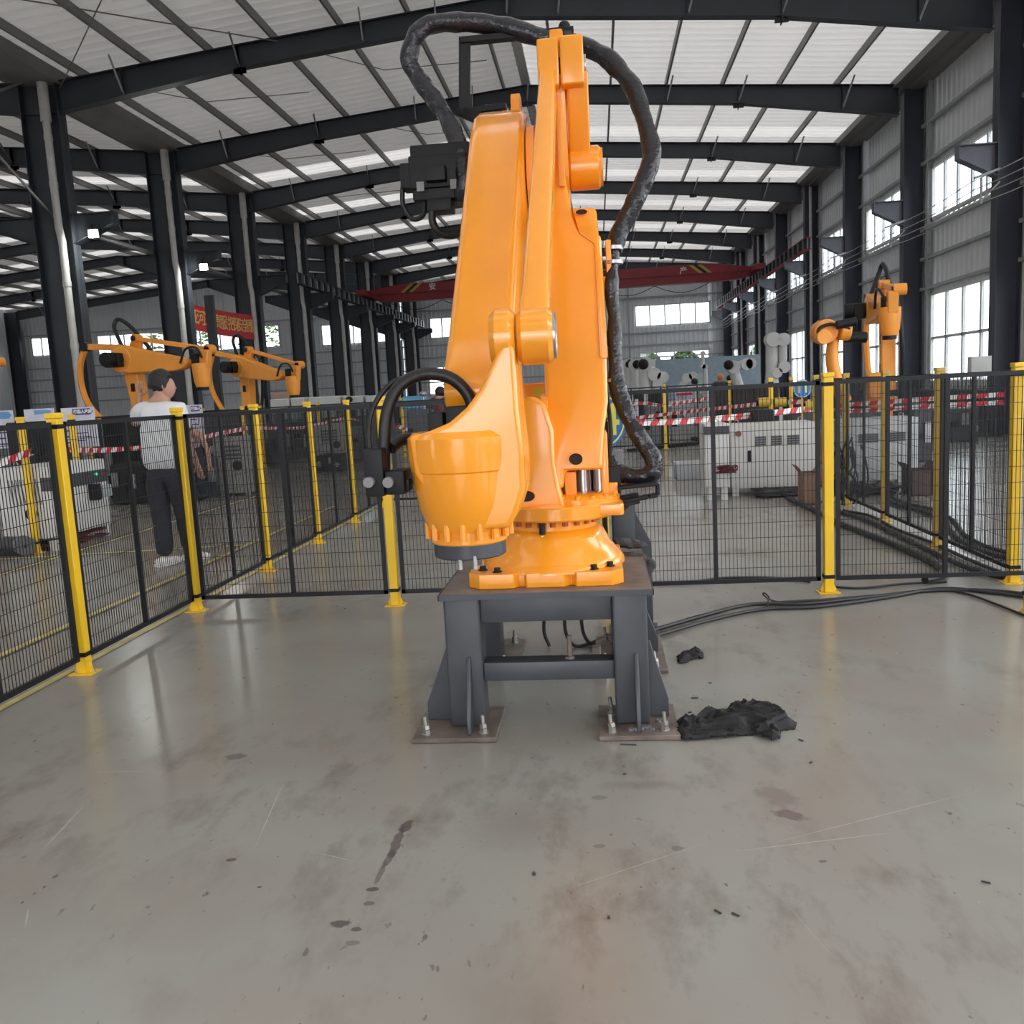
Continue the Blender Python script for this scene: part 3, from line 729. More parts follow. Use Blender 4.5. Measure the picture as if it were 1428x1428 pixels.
mb.build('ring_bolts', mat('dark_orange_bolt', (.4, .10, .01), .5), rob, kind='stuff')
mb = MB(); q = at(756, 735, Y=3.77); mb.cyl((q.x, q.y, .835), (q.x, q.y, .885), .014, n=14); mb.build('stop_pin', BLACKM, rob)
mb = MB(); q = at(757, 750, Y=3.775); mb.cyl((q.x, 3.80, q.z), (q.x, 3.772, q.z), .009, n=14); mb.build('plug', BOLTM, rob)
# slewing deck
mb = MB(); mb.lathe([(.02, .888), (.262, .888), (.27, .896), (.27, .945), (.262, .953), (.02, .953)], (HPX+.03, HPY, 0), 72); mb.build('slewing_deck', ORANGE, rob)
mb = MB(); mb.prism([(HPX+.15, 3.82), (.085, 3.80), (.10, 3.82), (.10, 4.2), (HPX, 4.25), (HPX-.25, 4.15), (HPX-.25, 3.9)], .90, .952, 'Z'); mb.build('deck_wing', ORANGE, rob, bevel=.01)
mb = MB(); mb.lathe([(.02, .95), (.19, .95), (.19, .972), (.165, .99), (.02, .99)], (-.10, 3.99, 0), 48); rd = mb.build('slew_motor_flange', ORANGE, rob)
mb = MB()
for a in range(16):
    t = 2*pi*a/16; mb.cyl((-.10+.175*cos(t), 3.99+.175*sin(t), .97), (-.10+.175*cos(t), 3.99+.175*sin(t), .99), .011, n=8)
mb.build('flange_bolts', ORANGE, rd, kind='stuff')
mb = MB(); mb.box(-.155, -.105, 3.90, 3.96, .98, 1.09); mb.build('orange_lug', ORANGE_B, rob, bevel=.005)
mb = MB(); mb.cyl((-.075, 4.02, .99), (-.075, 4.02, 1.14), .036, n=20); mb.cyl((.0, 4.05, .99), (.0, 4.05, 1.14), .036, n=20); mb.build('motor_cap', GLASSG, rob)
mb = MB(); mb.box(-.15, .05, 4.12, 4.24, .955, 1.3); mb.build('motor_block', BLACKM, rob, bevel=.01)
# left cheek of the turret with a slotted hole
def pz(lst, Y): return [(at(x, y, Y=Y).x, at(x, y, Y=Y).z) for x, y in lst]
Yc = 3.80
mb = MB(); mb.prism(pz([(688, 712), (694, 640), (700, 585), (712, 560), (742, 552), (760, 562), (772, 600), (774, 645), (782, 686), (790, 712), (740, 722)], Yc), Yc, 4.18, 'Y')
ck = mb.build('turret_cheek', ORANGE, rob, bevel=.02, seg=3)
def hole(cx, cz, Y, rx, rz, parent, nm='opening_shade'):
    m2 = MB(); n = 28; ring = MB()
    for R, y in ((1.16, Y+.006), (1.1, Y-.004), (1.0, Y-.004), (.96, Y+.008)):
        for j in range(n): a = 2*pi*j/n; ring.v.append((cx+rx*R*cos(a), y, cz+rz*R*sin(a)))
    for l in range(3):
        for j in range(n): jj = (j+1) % n; ring.face([l*n+j, l*n+jj, (l+1)*n+jj, (l+1)*n+j])
    o = ring.build('opening_rim', ORANGE, parent)
    m2.v = [(cx+rx*.98*cos(2*pi*j/n), Y-.001, cz+rz*.98*sin(2*pi*j/n)) for j in range(n)]; m2.face(list(range(n)))
    m2.build(nm, mat('painted_recess_shade', (.03, .012, .006), .8), parent, smooth=False); return o  # flat dark disc: the hole's inner shade is painted on
q = at(755-15, 750-60, Y=Yc); q = at(734, 692, Y=Yc); hole(q.x, q.z, Yc-.002, .038, .024, ck)
# J2 hub
mb = MB(); mb.lathe([(.02, -.425), (.13, -.425), (.155, -.405), (.165, -.36), (.165, -.245), (.02, -.245)], (0, 4.0, 1.26), 48, 'X'); mb.build('shoulder_hub', ORANGE, rob)
mb = MB(); mb.lathe([(.02, -.245), (.185, -.245), (.185, -.215), (.02, -.215)], (0, 4.0, 1.26), 48, 'X'); mb.build('shoulder_reducer', ORANGE_B, rob)
mb = MB(); a = at(723, 590, Y=4.25); b = at(766, 533, Y=4.25); mb.box(a.x, b.x, 4.22, 4.42, a.z-.1, b.z); mb.build('gear_housing', ORANGE, rob, bevel=.015)
a = at(746, 563, Y=4.21); b = at(764, 541, Y=4.21); mb = MB(); mb.box(a.x, b.x, 4.206, 4.219, a.z, b.z); mb.build('warning_sticker', STICK, rob, label='small yellow-green sticker', smooth=False)
# right turret cheek
Yr = 3.92
mb = MB(); mb.prism(pz([(846, 716), (840, 700), (836, 640), (838, 603), (843, 599), (847, 604), (850, 690), (862, 702), (862, 716)], Yr), Yr, 4.2, 'Y'); mb.build('turret_cheek', ORANGE, rob, bevel=.01)
# lower arm: outline in XZ, extruded in Y and sheared back
def sh(t): return (t[0], t[1]+(t[2]-1.0)*.20, t[2])
def unsh(px, py):
    Y = 3.83
    for _ in range(6): q = at(px, py, Y=Y); Y = 3.83+(q.z-1.0)*.20
    return (q.x, q.z)
ol = [unsh(*p) for p in ((769, 682), (764, 640), (760, 560), (757, 470), (757, 380), (752, 300), (746, 240), (744, 180), (752, 152), (768, 148), (779, 160), (784, 205), (790, 255), (797, 290), (806, 318), (818, 326), (838, 326), (842, 400), (845, 470), (848, 560), (843, 600), (841, 655), (788, 657), (786, 682))]
mb = MB(); mb.prism(ol, 3.83, 4.14, 'Y', sh); la = mb.build('lower_arm', ORANGE, rob, bevel=.022, seg=3)
ol = [unsh(*p) for p in ((797, 291), (828, 289), (832, 295), (842, 400), (848, 500), (836, 500), (828, 340), (808, 326))]
mb = MB(); mb.prism(ol, 3.82, 4.14, 'Y', sh); mb.build('arm_shoulder_rib', ORANGE, la, bevel=.012, seg=2)
def hole_on_arm(px, py, rx, rz):
    x, z = unsh(px, py); hole(x, z, sh((0, 3.83, z))[1]-.006, rx, rz, la)
hole_on_arm(803, 640, .030, .026)
x, z = unsh(811, 297); hole(x, z+.0, sh((0, 3.82, z))[1]-.008, .026, .012, la)
# elbow reducers
EY, EZ = 4.30, 2.42
mb = MB(); mb.lathe([(.02, -.27), (.25, -.27), (.25, -.235), (.21, -.235), (.21, -.20), (.02, -.20)], (0, EY, EZ), 56, 'X'); er = mb.build('elbow_reducer', ORANGE_B, rob)
mb = MB()
for a in range(20):
    t = 2*pi*a/20; mb.cyl((-.235, EY+.228*cos(t), EZ+.228*sin(t)), (-.215, EY+.228*cos(t), EZ+.228*sin(t)), .012, n=8)
mb.build('reducer_bolts', ORANGE_B, er, kind='stuff')
# forearm: side outline in YZ, extruded in X
FA = [(4.56, 2.42), (4.56, 2.56), (4.50, 2.68), (4.40, 2.745), (4.28, 2.75), (4.17, 2.70), (4.02, 2.57), (3.62, 2.10), (3.25, 1.68), (3.12, 1.55), (3.08, 1.46), (3.12, 1.38), (3.22, 1.36), (3.36, 1.42), (3.80, 1.86), (4.16, 2.18), (4.40, 2.24)]
def fsh(t):   # slight taper towards the wrist
    k = (4.3-t[1])/1.2; return (t[0]*1.0-.03*k*(1 if t[0] < -.4 else .9), t[1], t[2])
mb = MB(); mb.prism(FA, -.51, -.27, 'X', fsh); fa = mb.build('forearm', ORANGE, rob, bevel=.04, seg=4)
mb = MB(); q = at(720, 152, Y=4.35); mb.prism([(4.30, 2.70), (4.42, 2.70), (4.42, 2.80), (4.40, 2.835), (4.32, 2.835), (4.30, 2.80)], -.345, -.30, 'X'); mb.build('lifting_lug', ORANGE, fa, bevel=.006)
mb = MB(); mb.box(-.45, -.44, 4.155, 4.165, 2.55, 2.56)
# rear linkage triangle and link bar
mb = MB(); mb.prism([(4.10, 3.02), (4.20, 3.02), (4.55, 2.70), (4.50, 2.35), (4.30, 2.25), (4.14, 2.40), (4.12, 2.75)], -.145, -.085, 'X'); mb.build('link_triangle', ORANGE, rob, bevel=.012)
mb = MB(); q = at(781, 175, Y=4.16); mb.box(q.x-.014, q.x+.014, 4.08, 4.14, 2.35, 2.72); mb.build('triangle_lug', ORANGE_B, rob, bevel=.008)
# top pivots
def xcyl(x0_, x1_, y, z, r, nm, m=ORANGE, par=None, n=40, bev=.01):
    mb = MB(); mb.lathe([(.004, x0_), (r-bev, x0_), (r, x0_+bev), (r, x1_-bev), (r-bev, x1_), (.004, x1_)], (0, y, z), n, 'X'); return mb.build(nm, m, par or rob)
TY = 4.16; tz = at(765, 86, Y=TY-.1).z
ax = lambda px, Y=TY-.1: at(px, 86, Y=Y).x
mb = MB(); mb.box(ax(749), ax(779), TY-.10, TY+.10, tz-.10, tz+.10); mb.build('rod_end', ORANGE, rob, bevel=.012, seg=3)
mb = MB(); mb.box(ax(781), ax(814), TY-.10, TY+.10, tz-.10, tz+.105); mb.build('link_end', ORANGE, rob, bevel=.012, seg=3)
xcyl(ax(778), ax(782), TY, tz, .06, 'pivot_pin', BLACKM)
xcyl(ax(814), ax(816), TY, tz, .05, 'pivot_cap', BOLTM)
# link bar down to the lower stub
A = Vector(((ax(788)+ax(816))/2+.005, TY-.02, tz-.02)); q = at(812, 232, Y=4.26); Bq = Vector((q.x-.01, 4.30, q.z))
mb = MB(); mb.bar(A, Bq, .098, .10, up=(0, 1, 0)); mb.build('link_bar', ORANGE, rob, bevel=.014, seg=3)
q0 = at(793, 232, Y=4.2).x; q1 = at(838, 232, Y=4.2).x
xcyl(q0, q1, 4.30, Bq.z, .098, 'link_stub', ORANGE)
xcyl(q1, q1+.006, 4.30, Bq.z, .085, 'stub_cap', ORANGE_B)
# front rod, tapering down to the wrist
RY, RZ = 2.93, 1.63
rt = Vector((at(764, 100, Y=TY-.08).x, TY, tz-.02)); rb = Vector((at(744, 440, Y=RY).x, RY+.02, RZ+.02))
mb = MB(); n0 = 0
d = (rb-rt).normalized(); rx = d.cross(Vector((0, 1, 0))).normalized()
nn_ = d.cross(Vector((1, 0, 0))).normalized(); X_ = Vector((1, 0, 0))
ring = []
for t, wx, wy in ((0, .036, .07), (.08, .036, .06), (.5, .042, .05), (.9, .046, .055), (1, .05, .07)):
    c = rt.lerp(rb, t)
    for a, b in ((-1, -1), (1, -1), (1, 1), (-1, 1)): mb.v.append(tuple(c+X_*a*wx+nn_*b*wy))
for i in range(4):
    for j in range(4): jj = (j+1) % 4; mb.face([i*4+j, i*4+jj, i*4+4+jj, i*4+4+j])
mb.face([3, 2, 1, 0]); mb.face([16, 17, 18, 19]); mb.build('parallel_rod', ORANGE, rob, bevel=.016, seg=3)
xr = lambda px: at(px, 465, Y=RY-.05).x
xcyl(xr(721), xr(771), RY, RZ, .092, 'rod_pivot', ORANGE, bev=.015)
xcyl(xr(770), xr(773), RY, RZ, .075, 'rod_pivot_cap', CHROME)
# wrist head
WX, WY = -.455, 2.97
mb = MB(); mb.lathe([(.02, 1.0), (.135, 1.0), (.148, 1.02), (.165, 1.08), (.176, 1.14), (.18, 1.20), (.186, 1.205), (.192, 1.25), (.192, 1.315), (.17, 1.335), (.02, 1.335)], (WX, WY, 0), 56)
wh = mb.build('wrist_housing', ORANGE, rob)
Ye = WY-.10
ear = pz([(690, 500), (700, 478), (716, 478), (719, 490), (720, 510), (724, 570), (731, 630), (733, 680), (722, 715), (711, 735), (640, 740), (605, 700), (580, 660), (572, 608), (600, 601), (628, 589), (652, 568), (672, 540), (684, 512)], Ye)
mb = MB(); mb.prism(ear, Ye-.03, WY+.13, 'Y'); mb.build('wrist_ear', ORANGE, wh, bevel=.03, seg=4)
xcyl(xr(682), xr(718), RY, RZ, .097, 'wrist_pivot', ORANGE, par=wh, bev=.02)
mb = MB(); mb.lathe([(.02, .955), (.128, .955), (.132, .96), (.132, 1.0), (.02, 1.0)], (WX+.0, WY, 0), 48); mb.build('wrist_neck', ORANGE, wh)
mb = MB()
for a in range(16):
    t = 2*pi*a/16; mb.cyl((WX+.142*cos(t), WY+.142*sin(t), .975), (WX+.142*cos(t), WY+.142*sin(t), 1.03), .012, n=8)
mb.build('neck_bolts', ORANGE, wh, kind='stuff')
mb = MB(); mb.lathe([(.02, .905), (.118, .905), (.125, .91), (.125, .957), (.02, .957)], (WX, WY, 0), 48); tf = mb.build('tool_flange', STEELG, wh, label='dark grey steel flange')
mb = MB()
for dx in (-.02, .03):
    mb.cyl((WX+dx, WY-.115, .875), (WX+dx, WY-.115, .92), .008, n=10)
mb.build('flange_pin', CHROME, tf)
# wrist motor, side connector box, cables
mb = MB(); a = at(596, 575, Y=3.0); b = at(622, 640, Y=3.0); mb.box(a.x, b.x, 2.99, 3.13, b.z-.02, at(600, 575, Y=3).z); mb.box(b.x+.012, at(664, 600, Y=3.0).x, 2.97, 3.14, b.z-.02, at(640, 566, Y=3).z)
mb.build('wrist_motor', BLACKM, wh, bevel=.01)
mb = MB(); a = at(508, 600, Y=2.95); b = at(545, 690, Y=2.95); mb.box(a.x, at(538, 640, Y=2.95).x, 2.9, 3.0, b.z, at(520, 625, Y=2.95).z)
mb.box(at(540, 640, Y=2.95).x, at(566, 640, Y=2.95).x, 2.9, 3.02, at(550, 688, Y=2.95).z, at(550, 655, Y=2.95).z); mb.box(at(512, 640, Y=2.95).x, at(570, 640, Y=2.95).x, 2.93, 3.0, at(540, 686, Y=2.95).z, at(540, 668, Y=2.95).z)
cb = mb.build('connector_box', BLACKM, wh, bevel=.008)
for px in (516, 543):
    p = at(px, 672, Y=2.90); mb = MB(); mb.cyl((p.x, 2.90, p.z), (p.x, 2.875, p.z), .018, n=16); mb.build('connector_face', GREYL, cb)
def cable(pts, r, nm, m, par, k=8, n=12):
    mb = MB(); mb.tube(catmull(pts, k), r, n); return mb.build(nm, m, par)
W = lambda px, py, Y: tuple(at(px, py, Y=Y))
cable([W(536, 660, 2.97), W(536, 610, 2.99), W(541, 570, 3.0), W(556, 540, 3.02), W(585, 523, 3.05), W(620, 524, 3.06), W(645, 540, 3.06), (at(658, 565, Y=3.06).x, 3.06, at(658, 565, Y=3.06).z), W(655, 600, 3.06)], .022, 'wrist_cable', RUBBER, rob)
cable([W(520, 650, 2.95), W(514, 610, 2.97), W(518, 575, 3.0), W(535, 545, 3.03), W(560, 528, 3.06), W(592, 527, 3.08)], .010, 'wrist_cable', RUBBER, rob)
cable([W(545, 625, 3.0), W(560, 614, 3.05), W(580, 612, 3.1), W(600, 612, 3.12)], .022, 'wrist_cable', RUBBER, rob)
# elbow motor
ex = lambda px, Y=4.3: at(px, 250, Y=Y).x; ez = lambda py, Y=4.3: at(610, py, Y=Y).z
mb = MB(); mb.box(ex(578), ex(660), 4.22, 4.42, ez(283), ez(206)); mb.box(ex(560), ex(580), 4.26, 4.38, ez(262), ez(226)); mb.box(ex(576), ex(655), 4.20, 4.24, ez(268), ez(222))
mo = mb.build('elbow_motor', BLACKM, rob, bevel=.012)
mb = MB(); mb.box(ex(598), ex(632), 4.20, 4.32, ez(300), ez(283)); mb.build('motor_connector', BLACKM, mo, bevel=.008); mb = MB(); mb.box(ex(600), ex(628), 4.15, 4.24, ez(262), ez(240)); mb.build('motor_connector', BLACKM, mo, bevel=.008)
for u0, u1 in ((586, 596), (632, 646)): mb = MB(); mb.box(ex(u0), ex(u1), 4.196, 4.2, ez(272), ez(259)); mb.build('motor_label', GREYL, mo, smooth=False)
cable([W(603, 288, 4.22), W(604, 312, 4.22), W(618, 327, 4.24), W(640, 325, 4.27), W(652, 305, 4.30)], .018, 'motor_cable', RUBBER, rob)
cable([W(562, 255, 4.3), W(562, 285, 4.3), W(575, 305, 4.3), W(590, 300, 4.28), W(592, 280, 4.26)], .012, 'motor_cable', RUBBER, rob)
# hose bracket frame
HF = 4.5
mb = MB()
mb.bar(W(648, 158, HF), W(648, 52, HF), .055, .03, up=(0, 1, 0)); mb.bar(W(642, 58, HF), W(800, 43, HF), .05, .03)
mb.bar(W(706, 148, 4.45), W(640, 158, HF), .03); mb.bar(W(790, 45, HF), (at(798, 60, Y=TY).x, TY+.1, at(798, 66, Y=TY).z), .04)
mb.bar((ex(676), 4.5, ez(158, 4.5)), (ex(700), 4.45, ez(182, 4.4)), .05)
mb.bar((at(648, 158, Y=HF).x, HF, at(648, 158, Y=HF).z), (at(690, 172, Y=4.45).x, 4.45, at(690, 175, Y=4.45).z), .05)
mb.build('hose_bracket', BLACKM, rob, bevel=.003, seg=1)
mb = MB(); p = at(787, 38, Y=HF); mb.ball(p, .03, 8); mb.build('bracket_clip', BLACKM, rob)
def hose(pts, r, nm, seed, par=rob, squash=1.0):
    P = catmull(pts, 14); random.seed(seed); rr = []
    for i, p in enumerate(P):
        rr.append(r*(1+.16*noise.noise(Vector((i*.13, seed, 0)))))
    mb = MB(); n = 18; mb.tube(P, rr, n)
    # creases: push single verts in and out
    for i in range(len(mb.v)):
        v = Vector(mb.v[i]); k = noise.noise(v*9)*.010+noise.noise(v*26)*.003; c = P[min(i//n, len(P)-1)]; dd = (v-c)
        if dd.length > 1e-6: mb.v[i] = tuple(v+dd.normalized()*k)
    return mb.build(nm, HOSEM, par)
hose([W(647, 282, 4.25), W(648, 245, 4.22), W(640, 200, 4.28), W(617, 155, 4.38), W(590, 118, 4.42), W(572, 85, 4.42), W(580, 50, 4.42), W(608, 32, 4.45), W(660, 32, 4.48), W(705, 38, 4.5), W(755, 52, 4.5), W(800, 60, 4.48), W(845, 80, 4.42), W(878, 115, 4.36), W(897, 160, 4.3), W(908, 210, 4.25), W(902, 245, 4.22), W(884, 285, 4.2), W(866, 320, 4.2), W(857, 350, 4.18)], .042, 'hose_sleeve', 3)
hose([W(857, 345, 4.18), W(852, 390, 4.16), W(855, 440, 4.13), W(858, 490, 4.1), W(860, 530, 4.08)], .033, 'hose_sleeve', 5)
hose([W(859, 525, 4.08), W(868, 560, 4.05), W(880, 590, 4.02), W(900, 622, 4.0), W(912, 645, 3.98), W(905, 662, 3.98), W(880, 664, 4.0), W(850, 655, 4.05)], .040, 'hose_sleeve', 8)
for (px, py, Y) in ((856, 346, 4.18), (856, 366, 4.17), (858, 530, 4.08)):
    p = at(px, py, Y=Y); mb = MB(); mb.lathe([(.035, -.008), (.043, -.008), (.043, .008), (.035, .008)], p, 20); mb.build('hose_clamp', CHROME, rob)
for (py0, py1) in ((385, 412), (482, 500)):
    a = at(838, py1, Y=4.15); b = at(852, py0, Y=4.15); mb = MB(); mb.box(a.x, b.x, 4.14, 4.2, a.z, b.z); mb.build('clamp_lug', ORANGE_B, rob, bevel=.006)
mb = MB(); a = at(846, 385, Y=4.16); b = at(849, 335, Y=4.16); mb.box(a.x, b.x+.008, 4.14, 4.22, a.z, b.z); mb.build('clamp_plate', ORANGE_B, rob, bevel=.003, seg=1)
cable([W(852, 470, 4.15), W(846, 490, 4.15), W(846, 540, 4.12), W(852, 600, 4.1), W(850, 640, 4.1)], .010, 'thin_cable', CABLE, rob)
# side bracket loop and box at the turret
mb = MB(); p = [W(862, 700, 3.95), W(905, 692, 3.93), W(917, 690, 3.93), W(917, 674, 3.93), W(862, 680, 3.95)]
for a, b in zip(p[:-1], p[1:]): mb.bar(a, b, .018, .05, up=(0, 1, 0))
mb.bar(W(862, 700, 3.97), W(890, 694, 4.0), .04, .05)
mb.build('side_bracket', BLACKM, rob, bevel=.004, seg=1)
mb = MB(); a = at(862, 712, Y=4.0); mb.prism(pz([(846, 650), (866, 648), (866, 694), (878, 706), (864, 716), (846, 712)], 4.0), 3.98, 4.02, 'Y'); mb.build('cable_plate', BLACKM, rob, bevel=.004, seg=1)
mb = MB(); a = at(848, 694, Y=3.97); b = at(861, 672, Y=3.97); mb.box(a.x, b.x, 3.94, 3.975, a.z, b.z); mb.build('orange_terminal', ORANGE_B, rob, bevel=.004)
hose([W(850, 640, 4.05), W(856, 652, 4.03), W(862, 662, 4.02)], .03, 'cable_gland', 2)

# round number sign "4" behind the robot
def sign(nm, label, num, px, py, r, Y, size, stand=None):
    c = at(px, py, Y=Y); t = thing(nm, label, 'sign', c)
    mb = MB(); mb.lathe([(.002, 0), (r, 0), (r, .012), (.002, .012)], c, 56, 'Y'); mb.build('sign_disc', BLUE, t)
    mb = MB(); n = 56
    for R in (r*.93, r*.88):
        for j in range(n): a = 2*pi*j/n; mb.v.append((c.x+R*cos(a), c.y-.0025, c.z+R*sin(a)))
    for j in range(n): jj = (j+1) % n; mb.face([j, jj, n+jj, n+j])
    mb.build('sign_ring', YPR, t, smooth=False)
    o = text(num, size, facing((c.x, c.y-.004, c.z-.0)), YPR, 'sign_number', t)
    return t, c
def boldtext(num, c, size, t):
    pass
t, c = sign('number_sign', 'round blue sign with yellow 14 half hidden behind the big robot', '14', 833, 588, .163, 4.95, .25)
mb = MB(); mb.bar((c.x+.02, 4.985, c.z-.1), (c.x+.02, 4.985, .62), .03); mb.build('sign_post', BLACKM, t)

# ================================================================== safety fences
def post_mesh(h=1.475, s=.062):
    a = MB(); a.box(-s/2, s/2, -s/2, s/2, .006, h-.03)
    b = MB(); b.box(-s/2-.004, s/2+.004, -s/2-.004, s/2+.004, h-.03, h)
    c = MB(); c.box(-.07, .07, -.055, .055, 0.001, .007)
    for sx in (-1, 1): c.prism([(sx*s/2, .007), (sx*s/2, .07), (sx*.062, .007)], -.004, .004, 'Y')
    d = MB(); d.box(-s/2-.004, s/2+.004, -s/2-.004, s/2+.004, -.012, .012)
    e = MB()
    for sx in (-1, 1): e.cyl((sx*.055, 0, .007), (sx*.055, 0, .022), .008, n=8)
    return (a.mesh('pole', YEL, .004, 1), b.mesh('cap', YEL, .003, 1), c.mesh('base_plate', YEL), d.mesh('clamp', BLACKM), e.mesh('anchor', BOLTM))
PM = post_mesh()
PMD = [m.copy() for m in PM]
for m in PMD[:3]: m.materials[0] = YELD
def fence_post(x, y, label, dark=False, rz=0, group='yellow fence posts'):
    t = thing('fence_post', label, 'post', (x, y, 0), group); t.rotation_euler = (0, 0, rz)
    src = PMD if dark else PM
    for nm, m in zip(('pole', 'cap', 'base_plate', 'clamp', 'clamp', 'anchor'), (src[0], src[1], src[2], src[3], src[3], src[4])):
        o = bpy.data.objects.new(nm, m); COL.objects.link(o); o.parent = t
        if nm == 'clamp': o.location = (0, 0, .115 if not any(c.name.startswith('clamp') for c in t.children if c != o) else 1.40)
    return t
PANEL = {}
def fence_panel(p, q, label, z0=.085, z1=1.425, sp=.025, wire=.0032, row=.1, group='black mesh fence panels', mull=True):
    """frame, mullion and welded wires between two points on the floor"""
    p = Vector((*p, 0)); q = Vector((*q, 0)); L = round((q-p).length-.10, 3); key = (L, sp, wire, mull)
    if key not in PANEL:
        f = MB(); w = .028
        for z in (z0+w/2, z1-w/2): f.bar((-L/2, 0, z), (L/2, 0, z), .024, w)
        for x in (-L/2+w/2, L/2-w/2): f.bar((x, 0, z0), (x, 0, z1), w, .024, up=(0, 1, 0))
        m = MB(); m.bar((0, 0, z0+w), (0, 0, z1-w), w, .024, up=(0, 1, 0))
        g = MB(); n = int((L-.05)/sp)
        for i in range(1, n): x = -L/2+L*i/n; g.wire((x, .004, z0+.02), (x, .004, z1-.02), wire)
        k = int((z1-z0-.05)/row)
        for i in range(1, k+1): z = z0+(z1-z0)*i/(k+1); g.wire((-L/2+.02, -.002, z), (L/2-.02, -.002, z), wire)
        PANEL[key] = (f.mesh('frame', MESHB, smooth=False), m.mesh('mullion', MESHB, smooth=False), g.mesh('wire_mesh', MESHB, smooth=False))
    t = thing('mesh_fence', label, 'fence', ((p.x+q.x)/2, (p.y+q.y)/2, 0), group); t.rotation_euler = (0, 0, atan2(q.y-p.y, q.x-p.x))
    for i, (nm, m) in enumerate(zip(('frame', 'mullion', 'wire_mesh'), PANEL[key])):
        if nm == 'mullion' and not mull: continue
        o = bpy.data.objects.new(nm, m); COL.objects.link(o); o.parent = t
        if nm == 'wire_mesh': o['kind'] = 'stuff'
    return t
XF, XG, YC = -2.958, 2.75, 6.0
ly = [3.15, 4.58, 6.0, 7.41, 8.84, 10.27, 11.68]
PN = ['post of the left fence nearest the camera, beyond the picture edge', 'widest yellow post of the left fence, in front of the white controller cabinet', 'yellow corner post where the left fence meets the front fence, beside the man in white',
      'yellow left-fence post just behind the corner post', 'yellow left-fence post, second behind the corner post', 'yellow left-fence post, third behind the corner post', 'farthest post of the left fence, behind the wrist cables']
for i, y in enumerate(ly): fence_post(XF, y, PN[i])
QN = ['left fence panel nearest the camera, cut by the picture edge', 'left fence panel the man in white stands behind', 'left fence panel just beyond the corner post', 'left fence panel, second beyond the corner post', 'left fence panel, third beyond the corner post', 'farthest left fence panel, next to the black wrist cables']
for i in range(6): fence_panel((XF, ly[i]), (XF, ly[i+1]), QN[i])
fx = [-1.478, .02, 1.51]
for x, l in zip(fx, ('yellow front-fence post below the black wrist connectors', 'yellow front-fence post half hidden by the robot base', 'yellow front-fence post to the right of the robot with a clear view to its foot')): fence_post(x, YC, l)
fence_panel((XF, YC), (fx[0], YC), 'front fence panel left of the robot wrist'); fence_panel((fx[0], YC), (fx[1], YC), 'front fence panel behind the robot base')
fence_panel((fx[1], YC), (fx[2], YC), 'front fence panel in front of the long white cabinet'); fence_panel((fx[2], YC), (3.01, YC-.02), 'right-hand front fence panel with the floor cables behind')
ry = [6.12, 7.45, 8.80, 10.15, 11.5]
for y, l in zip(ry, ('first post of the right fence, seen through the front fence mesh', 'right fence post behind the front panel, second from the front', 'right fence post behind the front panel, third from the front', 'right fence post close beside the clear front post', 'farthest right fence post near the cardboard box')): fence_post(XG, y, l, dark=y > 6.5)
for i in range(4): fence_panel((XG, ry[i]), (XG, ry[i+1]), 'right fence panel, %s back from the front fence' % ORD[i])
fence_post(2.505, 5.34, 'shade-toned yellow post cut by the right picture edge, nearer than the front fence', dark=True)
# back fence of the cell behind
for i, x in enumerate((-1.5, 0, 1.5)): fence_post(x, 11.72, ['post of the rear cross fence seen under the wrist cables', 'rear cross fence post hidden by the big robot', 'rear cross fence post in front of the white cabinets'][i]) if i < 2 else None
fence_panel((XF, 11.72), (-1.5, 11.72), 'rear cross fence panel seen under the wrist cable loop'); fence_panel((-1.5, 11.72), (0, 11.72), 'rear cross fence panel behind the big robot')
# fences of the cells on the left
for i, x in enumerate((-6.25, -7.7, -9.15, -10.6, -13.6)): fence_post(x, 15.15, '%s post from the right in the cross fence behind the man' % ORD[i])
for a, b, i in ((-7.7, -6.25, 0), (-9.15, -7.7, 1), (-10.6, -9.15, 2), (-12.1, -10.6, 3), (-13.6, -12.1, 4)): fence_panel((a, 15.15), (b, 15.15), '%s panel from the right in the cross fence behind the man' % ORD[i], sp=.05, wire=.004)
fence_post(-6.12, 8.88, 'yellow post with black tape clips beside the grey drum motor'); fence_post(-6.62, 10.6, 'ochre post behind the white controller cabinet on the left')
for i, x in enumerate((-5.1, -6.5, -7.9, -9.3)): fence_post(x, 20.2, '%s post from the right in the far cross fence on the left' % ORD[i])
for i, x in enumerate((-5.1, -6.5, -7.9)): fence_panel((x-1.4, 20.2), (x, 20.2), '%s panel from the right in the far cross fence on the left' % ORD[i], sp=.05, wire=.004)
# far fence to the right of the robot
for i, x in enumerate((.05, 1.54, 3.0)): fence_post(x, 20.5, ['far fence post right behind the blue number 4 sign', 'narrow far yellow post standing clear between robot hose and dark crates', 'far yellow post against the dark crates'][i])
for i, x in enumerate((.05, 1.54)): fence_panel((x, 20.5), (x+1.48, 20.5), ['far fence panel left of the narrow far yellow post', 'far fence panel right of the narrow far yellow post'][i], sp=.05, wire=.005)
for i, (px, Y) in enumerate(((1075, 14.2), (1103, 17), (560, 22), (20, 24), (84, 21))):
    p = at(px, 560, Y=Y); fence_post(p.x, Y, ['yellow post with black tape reels above the long white cabinet', 'thin yellow post left of the blue 11 sign', 'far yellow post framed by the wrist cable loop', 'far yellow post at the left picture edge', 'far yellow post left of the tall white info board'][i])

